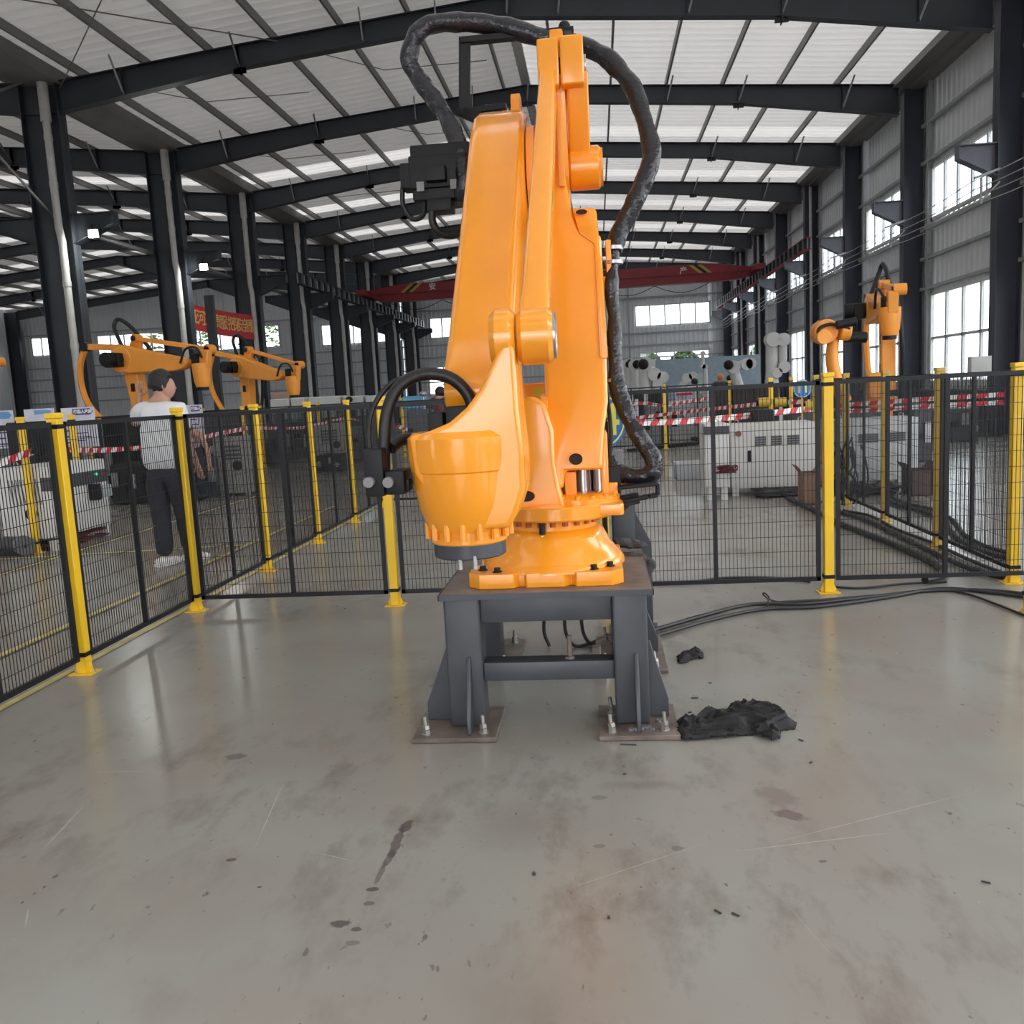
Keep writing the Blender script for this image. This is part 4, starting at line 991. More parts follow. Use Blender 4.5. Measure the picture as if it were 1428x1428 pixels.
# ------------------------------------------------------------------ barrier tapes
def tape(pts, label, w=.07, n=None, ph=0.0):
    """flat printed ribbon: slanted red and white blocks"""
    P = catmull(pts, 10); L = sum((P[i+1]-P[i]).length for i in range(len(P)-1)); k = n or max(6, int(L/.11)); mb = MB()
    cum = [0]
    for i in range(len(P)-1): cum.append(cum[-1]+(P[i+1]-P[i]).length)
    def s(d):
        d = min(max(d, 0), cum[-1]-1e-6)
        for i in range(len(P)-1):
            if cum[i+1] >= d: return P[i].lerp(P[i+1], (d-cum[i])/max(1e-9, cum[i+1]-cum[i]))
        return P[-1]
    for i in range(k):
        a, b = L*i/k, L*(i+1)/k; sl = w*.6; mb.cur = i % 2; up = Vector((0, .004, w/2))
        mb.quad(s(a)-up, s(b)-up, s(b+sl)+up, s(a+sl)+up)
    o = mb.build('barrier_tape', [RED, WHT], smooth=False); return tag(o, label, 'tape')
T = lambda px, py, Y: tuple(at(px, py, Y=Y))
tape([T(-20, 654, 8.3), T(8, 643, 8.4), T(48, 629, 8.88)], 'red and white barrier tape ending at the post beside the drum motor', .075)
tape([T(92, 627, 11), T(140, 628, 12), T(206, 624, 13)], 'red and white barrier tape across the orange robot base behind the man', .07)
tape([T(262, 615, 13), T(300, 606, 14), T(345, 597, 15.2)], 'red and white barrier tape running up to the right of the man', .07)
tape([T(358, 597, 15.2), T(410, 597, 17), T(432, 594, 18), T(478, 584, 20), T(500, 586, 21)], 'thin far barrier tape between the left fence posts', .055)
tape([T(885, 590, 12.5), T(960, 587, 12.8), T(1040, 580, 13.2), T(1138, 569, 13.6)], 'longest red and white barrier tape right of the robot, lower line', .085)
tape([T(885, 583, 18), T(960, 574, 17), T(1063, 563, 14.3)], 'upper barrier tape running to the yellow post with black reels', .065)
tape([T(1090, 561, 14.3), T(1130, 560, 14)], 'short barrier tape below the blue 11 sign', .07)
tape([T(1166, 566, 13), T(1230, 561, 12.6), T(1300, 556, 12.2), T(1402, 550, 11.8)], 'upper barrier tape on the right, behind the right fence', .06)
tape([T(1166, 574, 13), T(1230, 571, 12.6), T(1300, 566, 12.2), T(1402, 561, 11.8)], 'lower barrier tape on the right, behind the right fence', .06)
tape([T(552, 594, 16), T(563, 597, 16), T(575, 602, 16)], 'scrap of barrier tape seen through the wrist cable loop', .07)
tape([T(862, 566, 21), T(900, 562, 21), T(925, 565, 21), T(985, 556, 22)], 'far barrier tape below the white robots', .08)
for i, (px, py, Y) in enumerate(((1065, 561, 14.2), (1088, 561, 14.2), (1131, 566, 13.6))):
    c = at(px, py, Y=Y); mb = MB(); mb.cyl((c.x-.09, c.y, c.z), (c.x+.09, c.y, c.z), .075, n=14); t = mb.build('tape_reel', mat('ochre_reel_plastic', (.5, .33, .03), .5)); m2 = MB(); m2.cyl((c.x-.11, c.y, c.z), (c.x+.11, c.y, c.z), .05, n=12); m2.build('reel_core', BLACKM, t)
    tag(t, ['ochre and black tape reel on the left of its yellow post', 'ochre and black tape reel on the right of its yellow post', 'ochre and black tape reel beside the clear front post'][i], 'reel')
for i, (px, py) in enumerate(((48, 628), (64, 640))):
    c = at(px, py, Y=8.82+i*.1); mb = MB(); mb.box(c.x-.02, c.x+.025, c.y-.03, c.y+.03, c.z-.035, c.z+.035); tag(mb.build('tape_clip', BLACKM, bevel=.005), ['black tape clip holding the barrier tape end', 'lower black clip on the post beside the reel'][i], 'clip')

# ------------------------------------------------------------------ floor cables
def fcable(pp, r, label, nm='floor_cable', cat='cable', z=None, k=10):
    pts = []
    for q in pp:
        c = at(q[0], q[1], Z=(q[2] if len(q) > 2 else r+.002)); pts.append(c)
    mb = MB(); mb.tube(catmull(pts, k), r, 8); return tag(mb.build(nm, CABLE), label, cat)
fcable([(846, 893), (905, 880), (975, 860), (1045, 843), (1120, 842), (1200, 834), (1290, 824), (1370, 823), (1440, 829)], .012, 'thick upper black cable from the pedestal to the right edge')
fcable([(852, 900), (915, 886), (985, 866), (1060, 850), (1140, 846), (1230, 834), (1310, 821), (1380, 826), (1440, 834)], .012, 'second thick black cable beside the first one from the pedestal')
fcable([(860, 888), (920, 875), (985, 856), (1060, 842), (1150, 836), (1240, 829), (1330, 824), (1440, 862)], .008, 'thin black cable that swings down at the right picture edge')
fcable([(1070, 846, .01), (1071, 836, .03), (1064, 829, .05), (1066, 827, .06), (1071, 831, .04), (1076, 837, .01), (1100, 841, .008)], .005, 'small black cable loop sticking up left of the clear front post')
fcable([(1098, 694), (1140, 713), (1180, 733), (1240, 756), (1290, 778), (1312, 792), (1316, 800), (1300, 806), (1290, 809)], .028, 'thick ribbed black conduit curving on the floor behind the front panel')
fcable([(1172, 714), (1205, 724), (1240, 740), (1290, 765), (1340, 788), (1376, 800), (1410, 806)], .022, 'black cable run along the foot of the right fence, inner one')
fcable([(1176, 712), (1215, 720), (1250, 738), (1300, 757), (1350, 780), (1400, 800)], .016, 'black cable run along the foot of the right fence, outer one')
fcable([(1232, 695), (1260, 706), (1290, 714), (1318, 728), (1335, 750), (1370, 769), (1410, 779)], .022, 'black cable snaking beyond the right fence, left strand')
fcable([(1236, 691), (1265, 702), (1300, 710), (1330, 726), (1345, 745), (1375, 762), (1412, 772)], .018, 'black cable snaking beyond the right fence, right strand')
fcable([(886, 806, .02), (905, 813), (960, 812), (1010, 806), (1080, 806), (1130, 811)], .010, 'black cable lying along the foot of the front fence')
fcable([(1150, 817), (1200, 820), (1260, 814), (1320, 811)], .008, 'short black cable under the right front fence panel')
for i, pp in enumerate(([(754, 872, .25), (756, 892, .1), (764, 912, .01)], [(782, 868, .3), (787, 890, .1), (800, 906, .012), (820, 898, .012), (850, 886, .012), (866, 884, .012)], [(806, 870, .3), (812, 888, .1), (824, 898, .02), (840, 890, .015), (862, 880, .015)])):
    pts = [at(q[0], q[1], Z=q[2]) for q in pp]; pts = [Vector((c.x, min(c.y, 5.2) if c.y > 4.85 else max(c.y, 4.86), c.z)) for c in pts]
    mb = MB(); mb.tube(catmull(pts, 10), .010, 8); tag(mb.build('hanging_cable', CABLE), ['left thin black cable hanging behind the pedestal', 'middle black cable hanging and bending away behind the pedestal', 'right black cable hanging behind the pedestal'][i], 'cable')

# ------------------------------------------------------------------ rags, gloves, scraps
def rag(outline, hmax, seed, name, label, m, res=.009, fold=9):
    P = [at(x, y, Z=0) for x, y in outline]; pl = [(p.x, p.y) for p in P]
    xs = [p[0] for p in pl]; ys = [p[1] for p in pl]
    def inside(x, y):
        c = False; j = len(pl)-1
        for i in range(len(pl)):
            if (pl[i][1] > y) != (pl[j][1] > y) and x < (pl[j][0]-pl[i][0])*(y-pl[i][1])/(pl[j][1]-pl[i][1])+pl[i][0]: c = not c
            j = i
        return c
    def edge(x, y):
        d = 9
        for i in range(len(pl)):
            a = Vector(pl[i]); b = Vector(pl[(i+1) % len(pl)]); p = Vector((x, y)); ab = b-a; t = max(0, min(1, (p-a).dot(ab)/max(1e-9, ab.dot(ab)))); d = min(d, (p-a-ab*t).length)
        return d
    mb = MB(); nx = int((max(xs)-min(xs))/res)+2; ny = int((max(ys)-min(ys))/res)+2; idx = {}
    for i in range(nx):
        for j in range(ny):
            x = min(xs)+i*res; y = min(ys)+j*res
            if not inside(x, y): continue
            e = edge(x, y); v = Vector((x*fold, y*fold*1.6, seed))
            q = v+Vector((noise.noise(v*.7)*1.2, noise.noise(v*.7+Vector((5, 0, 0)))*1.2, 0))
            r = (1-abs(noise.noise(q)*2))*.6+(1-abs(noise.noise(q*2.2)*2))*.28+noise.noise(q*5)*.12
            h = hmax*min(1, e/.035)**.6*max(.08, r)+.004
            idx[i, j] = len(mb.v); mb.v.append((x+noise.noise(q*1.5)*.006, y+noise.noise(q*1.7)*.006, h))
    for (i, j) in list(idx):
        if (i+1, j) in idx and (i, j+1) in idx and (i+1, j+1) in idx: mb.face([idx[i, j], idx[i+1, j], idx[i+1, j+1], idx[i, j+1]])
    o = mb.build(name, m); 
    so = o.modifiers.new('cloth_thickness', 'SOLIDIFY'); so.thickness = .004; so.offset = -1
    return o
tag(rag([(941, 1012), (950, 1006), (968, 1006), (977, 994), (1007, 996), (1015, 990), (1026, 984), (1064, 985), (1090, 994), (1112, 1009), (1110, 1018), (1090, 1020), (1089, 1033), (1077, 1036), (1050, 1026), (1015, 1031), (975, 1033), (952, 1035), (938, 1024)], .055, 3.3, 'black_rag', 'large crumpled black rag on the floor beside the right foot plate', RAGM, res=.006), '', '')
bpy.data.objects['black_rag']['label'] = 'large crumpled black rag on the floor beside the right foot plate'; bpy.data.objects['black_rag']['category'] = 'rag'
tag(rag([(942, 919), (949, 912), (960, 909), (968, 905), (976, 907), (983, 914), (981, 919), (968, 920), (958, 925), (947, 927)], .04, 8.1, 'small_rag', '', RAGM, res=.006, fold=14), 'small black glove-like rag on the floor right of the pedestal', 'rag')
# gloves thrown on the rear right corner of the pedestal
gl = thing('work_glove', 'pair of crumpled dark grey work gloves on the pedestal top beside the robot base', 'gloves', at(872, 780, Y=4.45))
def lump(pts, rr, nm):
    mb = MB(); P = catmull([at(x, y, Y=Y) for x, y, Y in pts], 8); R = []
    for i in range(len(P)):
        t = i/(len(P)-1)*(len(rr)-1); a = int(min(t, len(rr)-2)); R.append(rr[a]+(rr[a+1]-rr[a])*(t-a))
    mb.tube(P, R, 14, sq=.75)
    for i in range(len(mb.v)):
        v = Vector(mb.v[i]); k = noise.noise(v*30)*.008; mb.v[i] = (v.x+k, v.y+noise.noise(v*28+Vector((3, 1, 0)))*.008, v.z+noise.noise(v*33+Vector((0, 7, 0)))*.008)
    mb.build(nm, GLOVE, gl)
lump([(846, 762, 4.36), (852, 768, 4.38), (862, 775, 4.40)], (.012, .03, .03), 'glove_cuff')
lump([(857, 757, 4.40), (866, 756, 4.42), (880, 757, 4.44), (884, 752, 4.44)], (.022, .034, .03, .012), 'glove_finger')
lump([(876, 762, 4.42), (886, 760, 4.42), (897, 760, 4.42), (900, 762, 4.42)], (.02, .024, .022, .010), 'glove_finger')
lump([(858, 767, 4.38), (866, 776, 4.36), (880, 778, 4.34), (895, 778, 4.33), (906, 784, 4.32)], (.018, .03, .034, .028, .018), 'glove_palm')
lump([(903, 778, 4.33), (908, 786, 4.31), (907, 796, 4.30), (908, 807, 4.29)], (.016, .024, .018, .003), 'glove_fingertip')
lump([(866, 775, 4.36), (870, 783, 4.34), (869, 788, 4.33)], (.014, .012, .006), 'glove_thumb')
for i, (px, py, L, a, w) in enumerate(((990, 952, .012, .3, .008), (969, 973, .026, .05, .009), (962, 993, .012, .5, .008), (876, 1038, .055, -.15, .004), (871, 1079, .010, .2, .006), (1117, 1032, .02, -.9, .003), (1131, 1063, .012, .8, .006), (745, 1218, .012, 1.9, .006), (1001, 1271, .02, -.8, .003), (1026, 1275, .02, -.7, .003), (1375, 1230, .02, -.5, .003), (849, 1279, .008, 1.7, .006))):
    c = at(px, py, Z=.003); mb = MB(); M = Matrix.Translation(c) @ Matrix.Rotation(a, 4, 'Z'); mb.box(-L*.6, L*.6, -w*.6, w*.6, -.002, .002, M)
    tag(mb.build('floor_scrap', GREYP), 'small black scrap lying on the floor ' + ['just below the small rag', 'between the small and the large rag', 'above the left end of the large rag', 'long, in front of the right foot plate', 'below the right foot plate', 'right of the large rag', 'curled, below the large rag', 'chip mid-floor', 'left of a pair of slivers', 'right of a pair of slivers', 'near the right picture edge', 'dot-like, below the pale scratches'][i], 'scrap')

# ================================================================== small orange robots in the other cells
def small_robot(label, loc, rz, fore=-.12, lean=.0, sc=1.0):
    """same kind of palletizing robot, arm pointing along local +X"""
    t = thing('orange_robot', label, 'robot', (0, 0, 0))
    def pr(poly, a, b, nm, m=ORANGE_B, bev=.02, par=t):
        mb = MB(); mb.prism(poly, a, b, 'Y'); return mb.build(nm, m, par, bevel=bev, seg=1)
    mb = MB(); mb.box(-.42, .42, -.42, .42, .56, .60); mb.box(-.36, .36, -.36, .36, .46, .56)
    for sx in (-1, 1):
        for sy in (-1, 1): mb.box(sx*.34-.08, sx*.34+.08, sy*.34-.08, sy*.34+.08, .02, .5); mb.box(sx*.42-.15, sx*.42+.15, sy*.42-.15, sy*.42+.15, 0, .02)
    mb.build('stand', STEELG, t)
    mb = MB(); mb.lathe([(.33, .60), (.33, .66), (.28, .70), (.22, .80), (.22, .86), (.28, .87), (.28, .94)], n=32); mb.build('base', ORANGE_B, t)
    pr([(-.3, .92), (.3, .92), (.24, 1.1), (.14, 1.38), (-.14, 1.38), (-.24, 1.1)], -.24, .02, 'turret', bev=.03)
    e = Vector((lean, 0, 2.48))
    pr([(-.17, 1.05), (.17, 1.05), (.16, 1.6), (e.x+.15, 2.2), (e.x+.2, 2.45), (e.x-.2, 2.5), (e.x-.25, 2.38), (e.x-.16, 2.2), (-.12, 1.6)], -.02, .22, 'lower_arm')
    for z in (1.45, 1.95): mb = MB(); mb.box(-.05+lean*.5, .05+lean*.5, -.024, -.016, z-.08, z+.08); mb.build('arm_slot', BLACKM, t, bevel=.003, seg=1)
    mb = MB(); mb.cyl((e.x, -.26, e.z), (e.x, .26, e.z), .25, n=28); mb.build('elbow', ORANGE_B, t, bevel=.015, seg=1)
    mb = MB(); mb.cyl((e.x-.04, -.62, e.z), (e.x-.04, -.26, e.z), .14, n=20); mb.box(e.x-.2, e.x+.12, -.46, -.3, e.z-.14, e.z+.12); mb.build('elbow_motor', BLACKM, t, bevel=.01, seg=1)
    c, s = cos(fore), sin(fore)
    def fp(u, v): return (e.x+u*c-v*s, e.z+u*s+v*c)
    pr([fp(-.2, -.2), fp(.2, -.25), fp(1.2, -.16), fp(1.42, -.10), fp(1.5, 0), fp(1.42, .09), fp(1.1, .13), fp(.3, .24), fp(-.1, .3)], -.25, -.03, 'forearm')
    w = fp(1.5, 0); hp = (w[0]+.36, w[1]+.24)
    ap = (e.x+.22, e.z+.40)
    pr([(e.x-.1, e.z+.1), (e.x+.2, e.z), (ap[0]+.1, ap[1]-.02), (ap[0], ap[1]+.08), (ap[0]-.12, ap[1]+.03)], -.0, .10, 'link_triangle')
    mb = MB(); mb.bar((ap[0], .0, ap[1]), (hp[0], .0, hp[1]), .08, .085); mb.cyl((ap[0], -.08, ap[1]), (ap[0], .1, ap[1]), .085, n=16); mb.cyl((hp[0], -.1, hp[1]), (hp[0], .1, hp[1]), .09, n=16); mb.build('parallel_rod', ORANGE_B, t, bevel=.008, seg=1)
    for a in (ap, hp): mb = MB(); mb.cyl((a[0], -.115, a[1]), (a[0], -.10, a[1]), .055, n=16); mb.build('pivot_cap', BLACKM, t)
    # rear curved rod
    r0 = fp(-.95, .22); mb = MB(); mb.bar((e.x-.15, -.1, e.z+.25), (r0[0], -.1, r0[1]), .09, .12); mb.build('rear_lever', ORANGE_B, t, bevel=.01, seg=1)
    P = catmull([(r0[0], -.1, r0[1]), (r0[0]-.18, -.1, r0[1]-.35), (r0[0]-.2, -.1, r0[1]-.8), (r0[0], -.1, r0[1]-1.25), (-.35, -.1, 1.02)], 5); mb = MB(); mb.tube(P, [.06]*len(P), 8); mb.build('rear_rod', ORANGE_B, t)
    mb = MB(); mb.cyl((r0[0], -.17, r0[1]), (r0[0], -.03, r0[1]), .09, n=14); mb.build('rear_pivot', BLACKM, t)
    # wrist
    hx = w[0]+.22; hz = w[1]-.12
    mb = MB(); mb.lathe([(.02, hz-.34), (.12, hz-.34), (.15, hz-.24), (.17, hz-.02), (.17, hz+.10), (.02, hz+.12)], (hx, -.12, 0), 24); wh = mb.build('wrist', ORANGE_B, t)
    pr([(hx-.05, hz), (hx+.17, hz), (hp[0]+.08, hp[1]-.02), (hp[0]-.1, hp[1])], -.18, -.02, 'wrist_ear', par=wh)
    mb = MB(); mb.cyl((hx, -.12, hz-.40), (hx, -.12, hz-.34), .11, n=18); mb.build('tool_flange', BLACKM, wh)
    mb = MB(); mb.box(hx-.12, hx+.02, -.24, -.06, hz+.1, hz+.28); mb.build('wrist_motor', BLACKM, wh, bevel=.01, seg=1)
    for P, r in (([(e.x+.05, -.2, e.z+.2), (e.x-.12, -.1, e.z+.42), (e.x-.28, 0, e.z+.66), (e.x-.2, .05, e.z+.80), (e.x+.02, .08, e.z+.66), (ap[0], .1, ap[1]+.02), (ap[0]+.15, .2, ap[1]-.3), (.3, .3, 1.8), (.1, .32, 1.1), (.0, .3, .8)], .04), ([(w[0]-.1, -.3, w[1]), (w[0]+.05, -.3, w[1]+.25), (hx+.05, -.28, hz+.38), (hx+.1, -.2, hz+.2)], .022)):
        mb = MB(); mb.tube(catmull(P, 6), r, 8); mb.build('hose', RUBBER, t)
    t.scale = (sc,)*3; t.location = loc; t.rotation_euler = (0, 0, rz)
    return t
p2 = at(190, 560, Y=16.6); small_robot('orange palletizing robot behind the man in the white shirt, arm reaching over his head', (p2.x, 16.6, 0), radians(-12), -.10, -.05)
p3 = at(345, 560, Y=20.6); small_robot('orange palletizing robot under the red banner, arm stretched to the right', (p3.x-.05, 20.6, 0), radians(-24), -.20, .05, .97)
p0 = at(-105, 560, Y=16.2); small_robot('orange robot at the left picture edge with only its wrist in view', (p0.x+.1, 16.2, 0), radians(-12), -.12, .0)
pr_ = at(1243, 560, Y=17.0); small_robot('tall orange palletizing robot by the right window wall, black hose loop on top', (pr_.x+.0, 17.6, 0), radians(-99), -.05, .0, 1.07)
# six-axis robot on the right, half behind the fence post
q = at(1160, 560, Y=15.5); t = thing('jointed_robot', 'orange jointed robot arm rising behind the clear yellow front post', 'robot', (q.x, 15.5, 0))
def G(px, py, Y=15.5): v = at(px, py, Y=Y); return v
mb = MB(); mb.lathe([(.3, .01), (.3, .5), (.22, .6), (.2, .9)], (q.x+.1, 15.5, 0), 28); mb.build('base', ORANGE_B, t)
mb = MB(); P = catmull([G(1178, 560), G(1166, 530), G(1160, 500), G(1162, 475), G(1164, 462)], 6); mb.tube(P, [.17-.05*i/len(P) for i in range(len(P))], 14, sq=.7); mb.build('lower_arm', ORANGE_B, t)
c = G(1163, 462); mb = MB(); mb.cyl((c.x-.16, 15.3, c.z), (c.x-.16, 15.7, c.z), .2, n=24); mb.cyl((c.x+.05, 15.35, c.z), (c.x+.22, 15.35, c.z-.02), .16, n=20); mb.build('shoulder', ORANGE_B, t, bevel=.02, seg=1)
mb = MB(); a = G(1163, 470); mb.cyl((a.x+.15, 15.4, a.z-.02), (a.x+.5, 15.4, a.z-.04), .09, n=18); b = G(1168, 455); mb.cyl((b.x-.1, 15.2, b.z), (b.x+.22, 15.2, b.z+.05), .07, n=16); mb.build('motor', BLACKM, t, bevel=.01, seg=1)
mb = MB(); mb.tube(catmull([G(1170, 455, 15.2), G(1158, 452, 15.2), G(1143, 458, 15.2), G(1142, 468, 15.2), G(1150, 478, 15.2)], 6), .03, 8); mb.tube(catmull([G(1175, 456, 15.2), G(1184, 458, 15.2), G(1186, 468, 15.3)], 6), .02, 8); mb.build('hose', RUBBER, t)
mb = MB(); a = G(1150, 470, 15.1); mb.cyl((a.x, 15.1, a.z), (a.x, 15.3, a.z), .12, n=20); mb.build('wrist', ORANGE_B, t, bevel=.01, seg=1)
# white robots far away
def white_robot(label, pts, Y, r, blk=None):
    t = thing('white_robot', label, 'robot', at(*pts[0], Y=Y))
    mb = MB(); P = [at(x, y, Y=Y) for x, y in pts]; b = P[0]; mb.cyl((b.x, Y, .8), (b.x, Y, b.z), r*1.3, r*1.1, n=16); mb.cyl((b.x, Y, 0), (b.x, Y, .8), r*1.8, n=16); mb.build('base', WHITE, t)
    for i in range(len(P)-1):
        m2 = MB(); m2.cyl(P[i], P[i+1], r*(1-.12*i), r*(.9-.12*i), n=14); m2.build('arm_segment', WHITE, t)
        m3 = MB(); m3.cyl(P[i+1]+Vector((0, -r*1.3, 0)), P[i+1]+Vector((0, r*1.3, 0)), r*(1.2-.12*i), n=14); m3.build('joint', WHITE, t)
    if blk:
        c = at(*blk, Y=Y-.3); m4 = MB(); m4.ball(c, r*.9, 8); m4.build('end_cap', BLACKM, t)
white_robot('white jointed robot left of the far white arms, elbow bent to the right', [(900, 538), (900, 508), (912, 522), (924, 526), (916, 536)], 30, .2, (897, 508))
white_robot('white robot arm right next to the robot hose, upright', [(884, 538), (884, 509), (889, 508)], 31, .16, (888, 508))
white_robot('upright white robot arm nearest the robot hose', [(877, 538), (876, 507), (880, 506)], 32, .14, (877, 508))
white_robot('low white robot arm beside the green-white panel', [(950, 540), (958, 527), (966, 524)], 32, .14)
white_robot('white robot pointing right in front of the right end of the blue partition', [(1030, 540), (1022, 512), (1040, 508), (1046, 507)], 30, .18, (1016, 509))
white_robot('white robot arm folded in a tall rectangle before the window wall', [(1076, 528), (1077, 474), (1091, 474), (1092, 512), (1082, 520)], 24, .16)
white_robot('thin white robot mast in front of the blue partition', [(984, 536), (983, 512), (980, 511), (980, 493)], 33, .09)

# blue partition wall
a = at(862, 505, Y=40); b = at(1030, 497, Y=40)
mb = MB(); mb.box(a.x-1, b.x+.9, 40, 40.12, 0, 2.57); tag(mb.build('partition', BLUEW, smooth=False), 'pale blue partition wall in front of the end wall', 'wall', kind='structure')
a = at(868, 505, Y=36); tag(MB().box(a.x-.2, a.x+1.3, 36, 36.6, 0, 2.45).build('white_cabinet', WHITE, bevel=.02, seg=1), 'tall white cabinet at the left end of the blue partition', 'cabinet')
a = at(963, 521, Y=34); b = at(986, 545, Y=34); tag(MB().box(a.x, b.x, 34, 34.1, .001, a.z).build('display_board', mat('pale_green_board', (.45, .55, .5), .5), bevel=.01), 'pale green-white board in front of the blue partition', 'board')

# ================================================================== cabinets
def cabinet(name, label, x0, x1, y0, y1, z1, m=CREAM, band=None, vents=(), handle=None, foot=.08, lights=False, eyes=True, cat='cabinet'):
    t = thing(name, label, cat, ((x0+x1)/2, (y0+y1)/2, 0) if y0 > 1 else (0, 0, 0))
    mb = MB(); mb.box(x0, x1, y0, y1, foot, z1); mb.build('body', m, t, bevel=.012, seg=2)
    if foot > .02:
        for X in (x0+.06, x1-.06):
            for Y in (y0+.06, y1-.06): f = MB(); f.box(X-.04, X+.04, Y-.04, Y+.04, 0.001, foot); f.build('foot', m, t)
    if band: mb = MB(); mb.box(x0-.003, x1+.003, y0-.006, y0+.1, *band); mb.build('control_band', GREYP, t)
    for (a, b, c, d) in vents:
        mb = MB(); mb.box(a, b, y0-.006, y0, c, d); v = mb.build('vent', GREYL, t)
        k = 4; m2 = MB()
        for i in range(k): z = c+(d-c)*(i+.5)/k; m2.bar((a, y0-.008, z), (b, y0-.008, z), .01, (d-c)/k*.45)
        m2.build('vent_slats', GREYP, v)
    if handle: hx, hz = handle; mb = MB(); mb.box(hx-.02, hx+.02, y0-.02, y0, hz-.07, hz+.07); mb.build('handle', BLACKM, t, bevel=.004)
    if eyes:
        for X in (x0+.12, x1-.12):
            mb = MB(); mb.tube([(X+.025*cos(a), (y0+y1)/2, z1+.025+.025*sin(a)) for a in [i*pi/6 for i in range(-1, 8)]], .006, 6); mb.build('lifting_eye', CHROME, t)
    if lights:
        for X, mm in ((x1-.24, GREEN), (x1-.12, mat('red_indicator', (.5, .02, .04), .4))):
            mb = MB(); mb.cyl((X, y0-.02, (band[0]+band[1])/2+.03), (X, y0-.006, (band[0]+band[1])/2+.03), .018, n=12); mb.build('indicator', mm, t)
    return t
# left controller
zt = .93; w = 1.12
t = cabinet('controller_cabinet', 'white robot controller cabinet with dark control band, green light and teach pendant', -w/2, w/2, 0, .62, zt, WHITE, band=(zt-.27, zt-.12), lights=True, foot=.14)
mb = MB(); mb.box(.14, .22, -.12, 0, .47, .66); mb.build('pendant_hook', BLACKM, t, bevel=.01); mb = MB(); mb.box(.22, .42, -.13, -.07, .49, .63); mb.build('teach_pendant', mat('pale_grey_pendant', (.35, .40, .40), .4), t, bevel=.01)
mb = MB(); mb.cyl((-w/2-.01, .25, .42), (-w/2, .25, .42), .07, n=20); mb.build('side_fan', BLACKM, t)
mb = MB()
for i in range(8): mb.bar((-w/2-.004, .12+i*.045, .52), (-w/2-.004, .16+i*.045, .80), .012, .012)
mb.build('side_grille', GREYL, t, kind='stuff')
t.location = (-5.93, 9.52, 0); t.rotation_euler = (0, 0, radians(90))
for ch in t.children: ch.matrix_parent_inverse = Matrix.Identity(4)
b = Vector((-5.9, 9.6, 0)); Y = 9.2
fc = thing('red_cable_bundle', 'tangled dark red cables under the left controller cabinet', 'cables', (b.x-.2, Y+.2, 0)); fc['kind'] = 'stuff'
random.seed(9)
def tangle(x0, x1, y0, y1, z1, n, r, m, nm, par=None):
    mb = MB()
    for i in range(n):
        pts = [(random.uniform(x0, x1), random.uniform(y0, y1), random.uniform(r, z1)) for _ in range(5)]; mb.tube(catmull(pts, 5), r, 5)
    o = mb.build(nm, m, par); o['kind'] = 'stuff'; return o
REDC = mat('dark_red_cable', (.10, .012, .018), .5)
tangle(b.x-.5, b.x-.02, Y-.2, Y+.75, .12, 22, .012, REDC, 'cable_tangle', fc)
Y = 9.3; a = at(8, 700, Y=Y); b = at(50, 700, Y=Y); zt = at(40, 652, Y=Y).z
cabinet('controller_cabinet', 'plain cream cabinet at the left edge behind the grey drum motor', a.x, -6.62, Y, Y+.6, zt, CREAM, foot=.06)
mb = MB(); 
for i in range(9): mb.bar((b.x-.1+.0, Y+.06+i*.05, zt-.1), (b.x-.1, Y+.06+i*.05, zt-.5), .01, .03)
# cable reel
c = at(37, 761, Y=8.72); t = thing('drum_motor', 'grey drum motor lying on the floor behind the left fence', 'motor', (c.x, 8.8, 0))
R_ = c.z-.002
mb = MB(); mb.cyl((c.x, 8.70, R_), (c.x-.10, 8.80, R_), R_-.004, n=36); mb.build('end_disc', mat('mid_grey_motor_paint', (.11, .11, .115), .5), t, bevel=.006, seg=1)
mb = MB(); mb.cyl((c.x-.08, 8.79, R_), (c.x-.36, 8.88, R_), R_*.82, n=28); mb.build('barrel', GREYP, t)
mb = MB(); mb.box(c.x-.45, c.x-.12, 8.74, 8.92, .002, .05); mb.build('mount_plate', BLACKM, t)
mb = MB(); mb.cyl((c.x+.0, 8.69, R_), (c.x+.003, 8.70, R_), .02, n=10); mb.build('shaft', BLACKM, t)
mb = MB(); mb.tube(catmull([(c.x+.1, 8.8, .16), (c.x+.2, 8.82, .15), (c.x+.32, 8.84, .16)], 5), .012, 6); mb.build('lead', CABLE, t)
# grey controllers with fans
for i, (px0, px1, py, Y, l) in enumerate(((300, 347, 611, 14.0, 'grey controller cabinet with a round fan, right of the man'), (441, 482, 592, 19.0, 'far grey controller cabinet with a round fan behind the left fence'))):
    a = at(px0, 650, Y=Y); b = at(px1, 650, Y=Y); zt = at(px0, py, Y=Y).z
    t = cabinet('controller_cabinet', l, a.x, b.x, Y, Y+.6, zt, mat('warm_grey_cabinet', (.28, .27, .255), .5), foot=.05, vents=[(a.x+.25*(b.x-a.x), b.x-.2*(b.x-a.x), zt-.38, zt-.12)])
    c = at((px0+px1)/2+8, 649 if i == 0 else 620, Y=Y); mb = MB(); mb.cyl((c.x, Y-.012, c.z), (c.x, Y, c.z), .085, n=24); mb.build('fan', BLACKM, t)
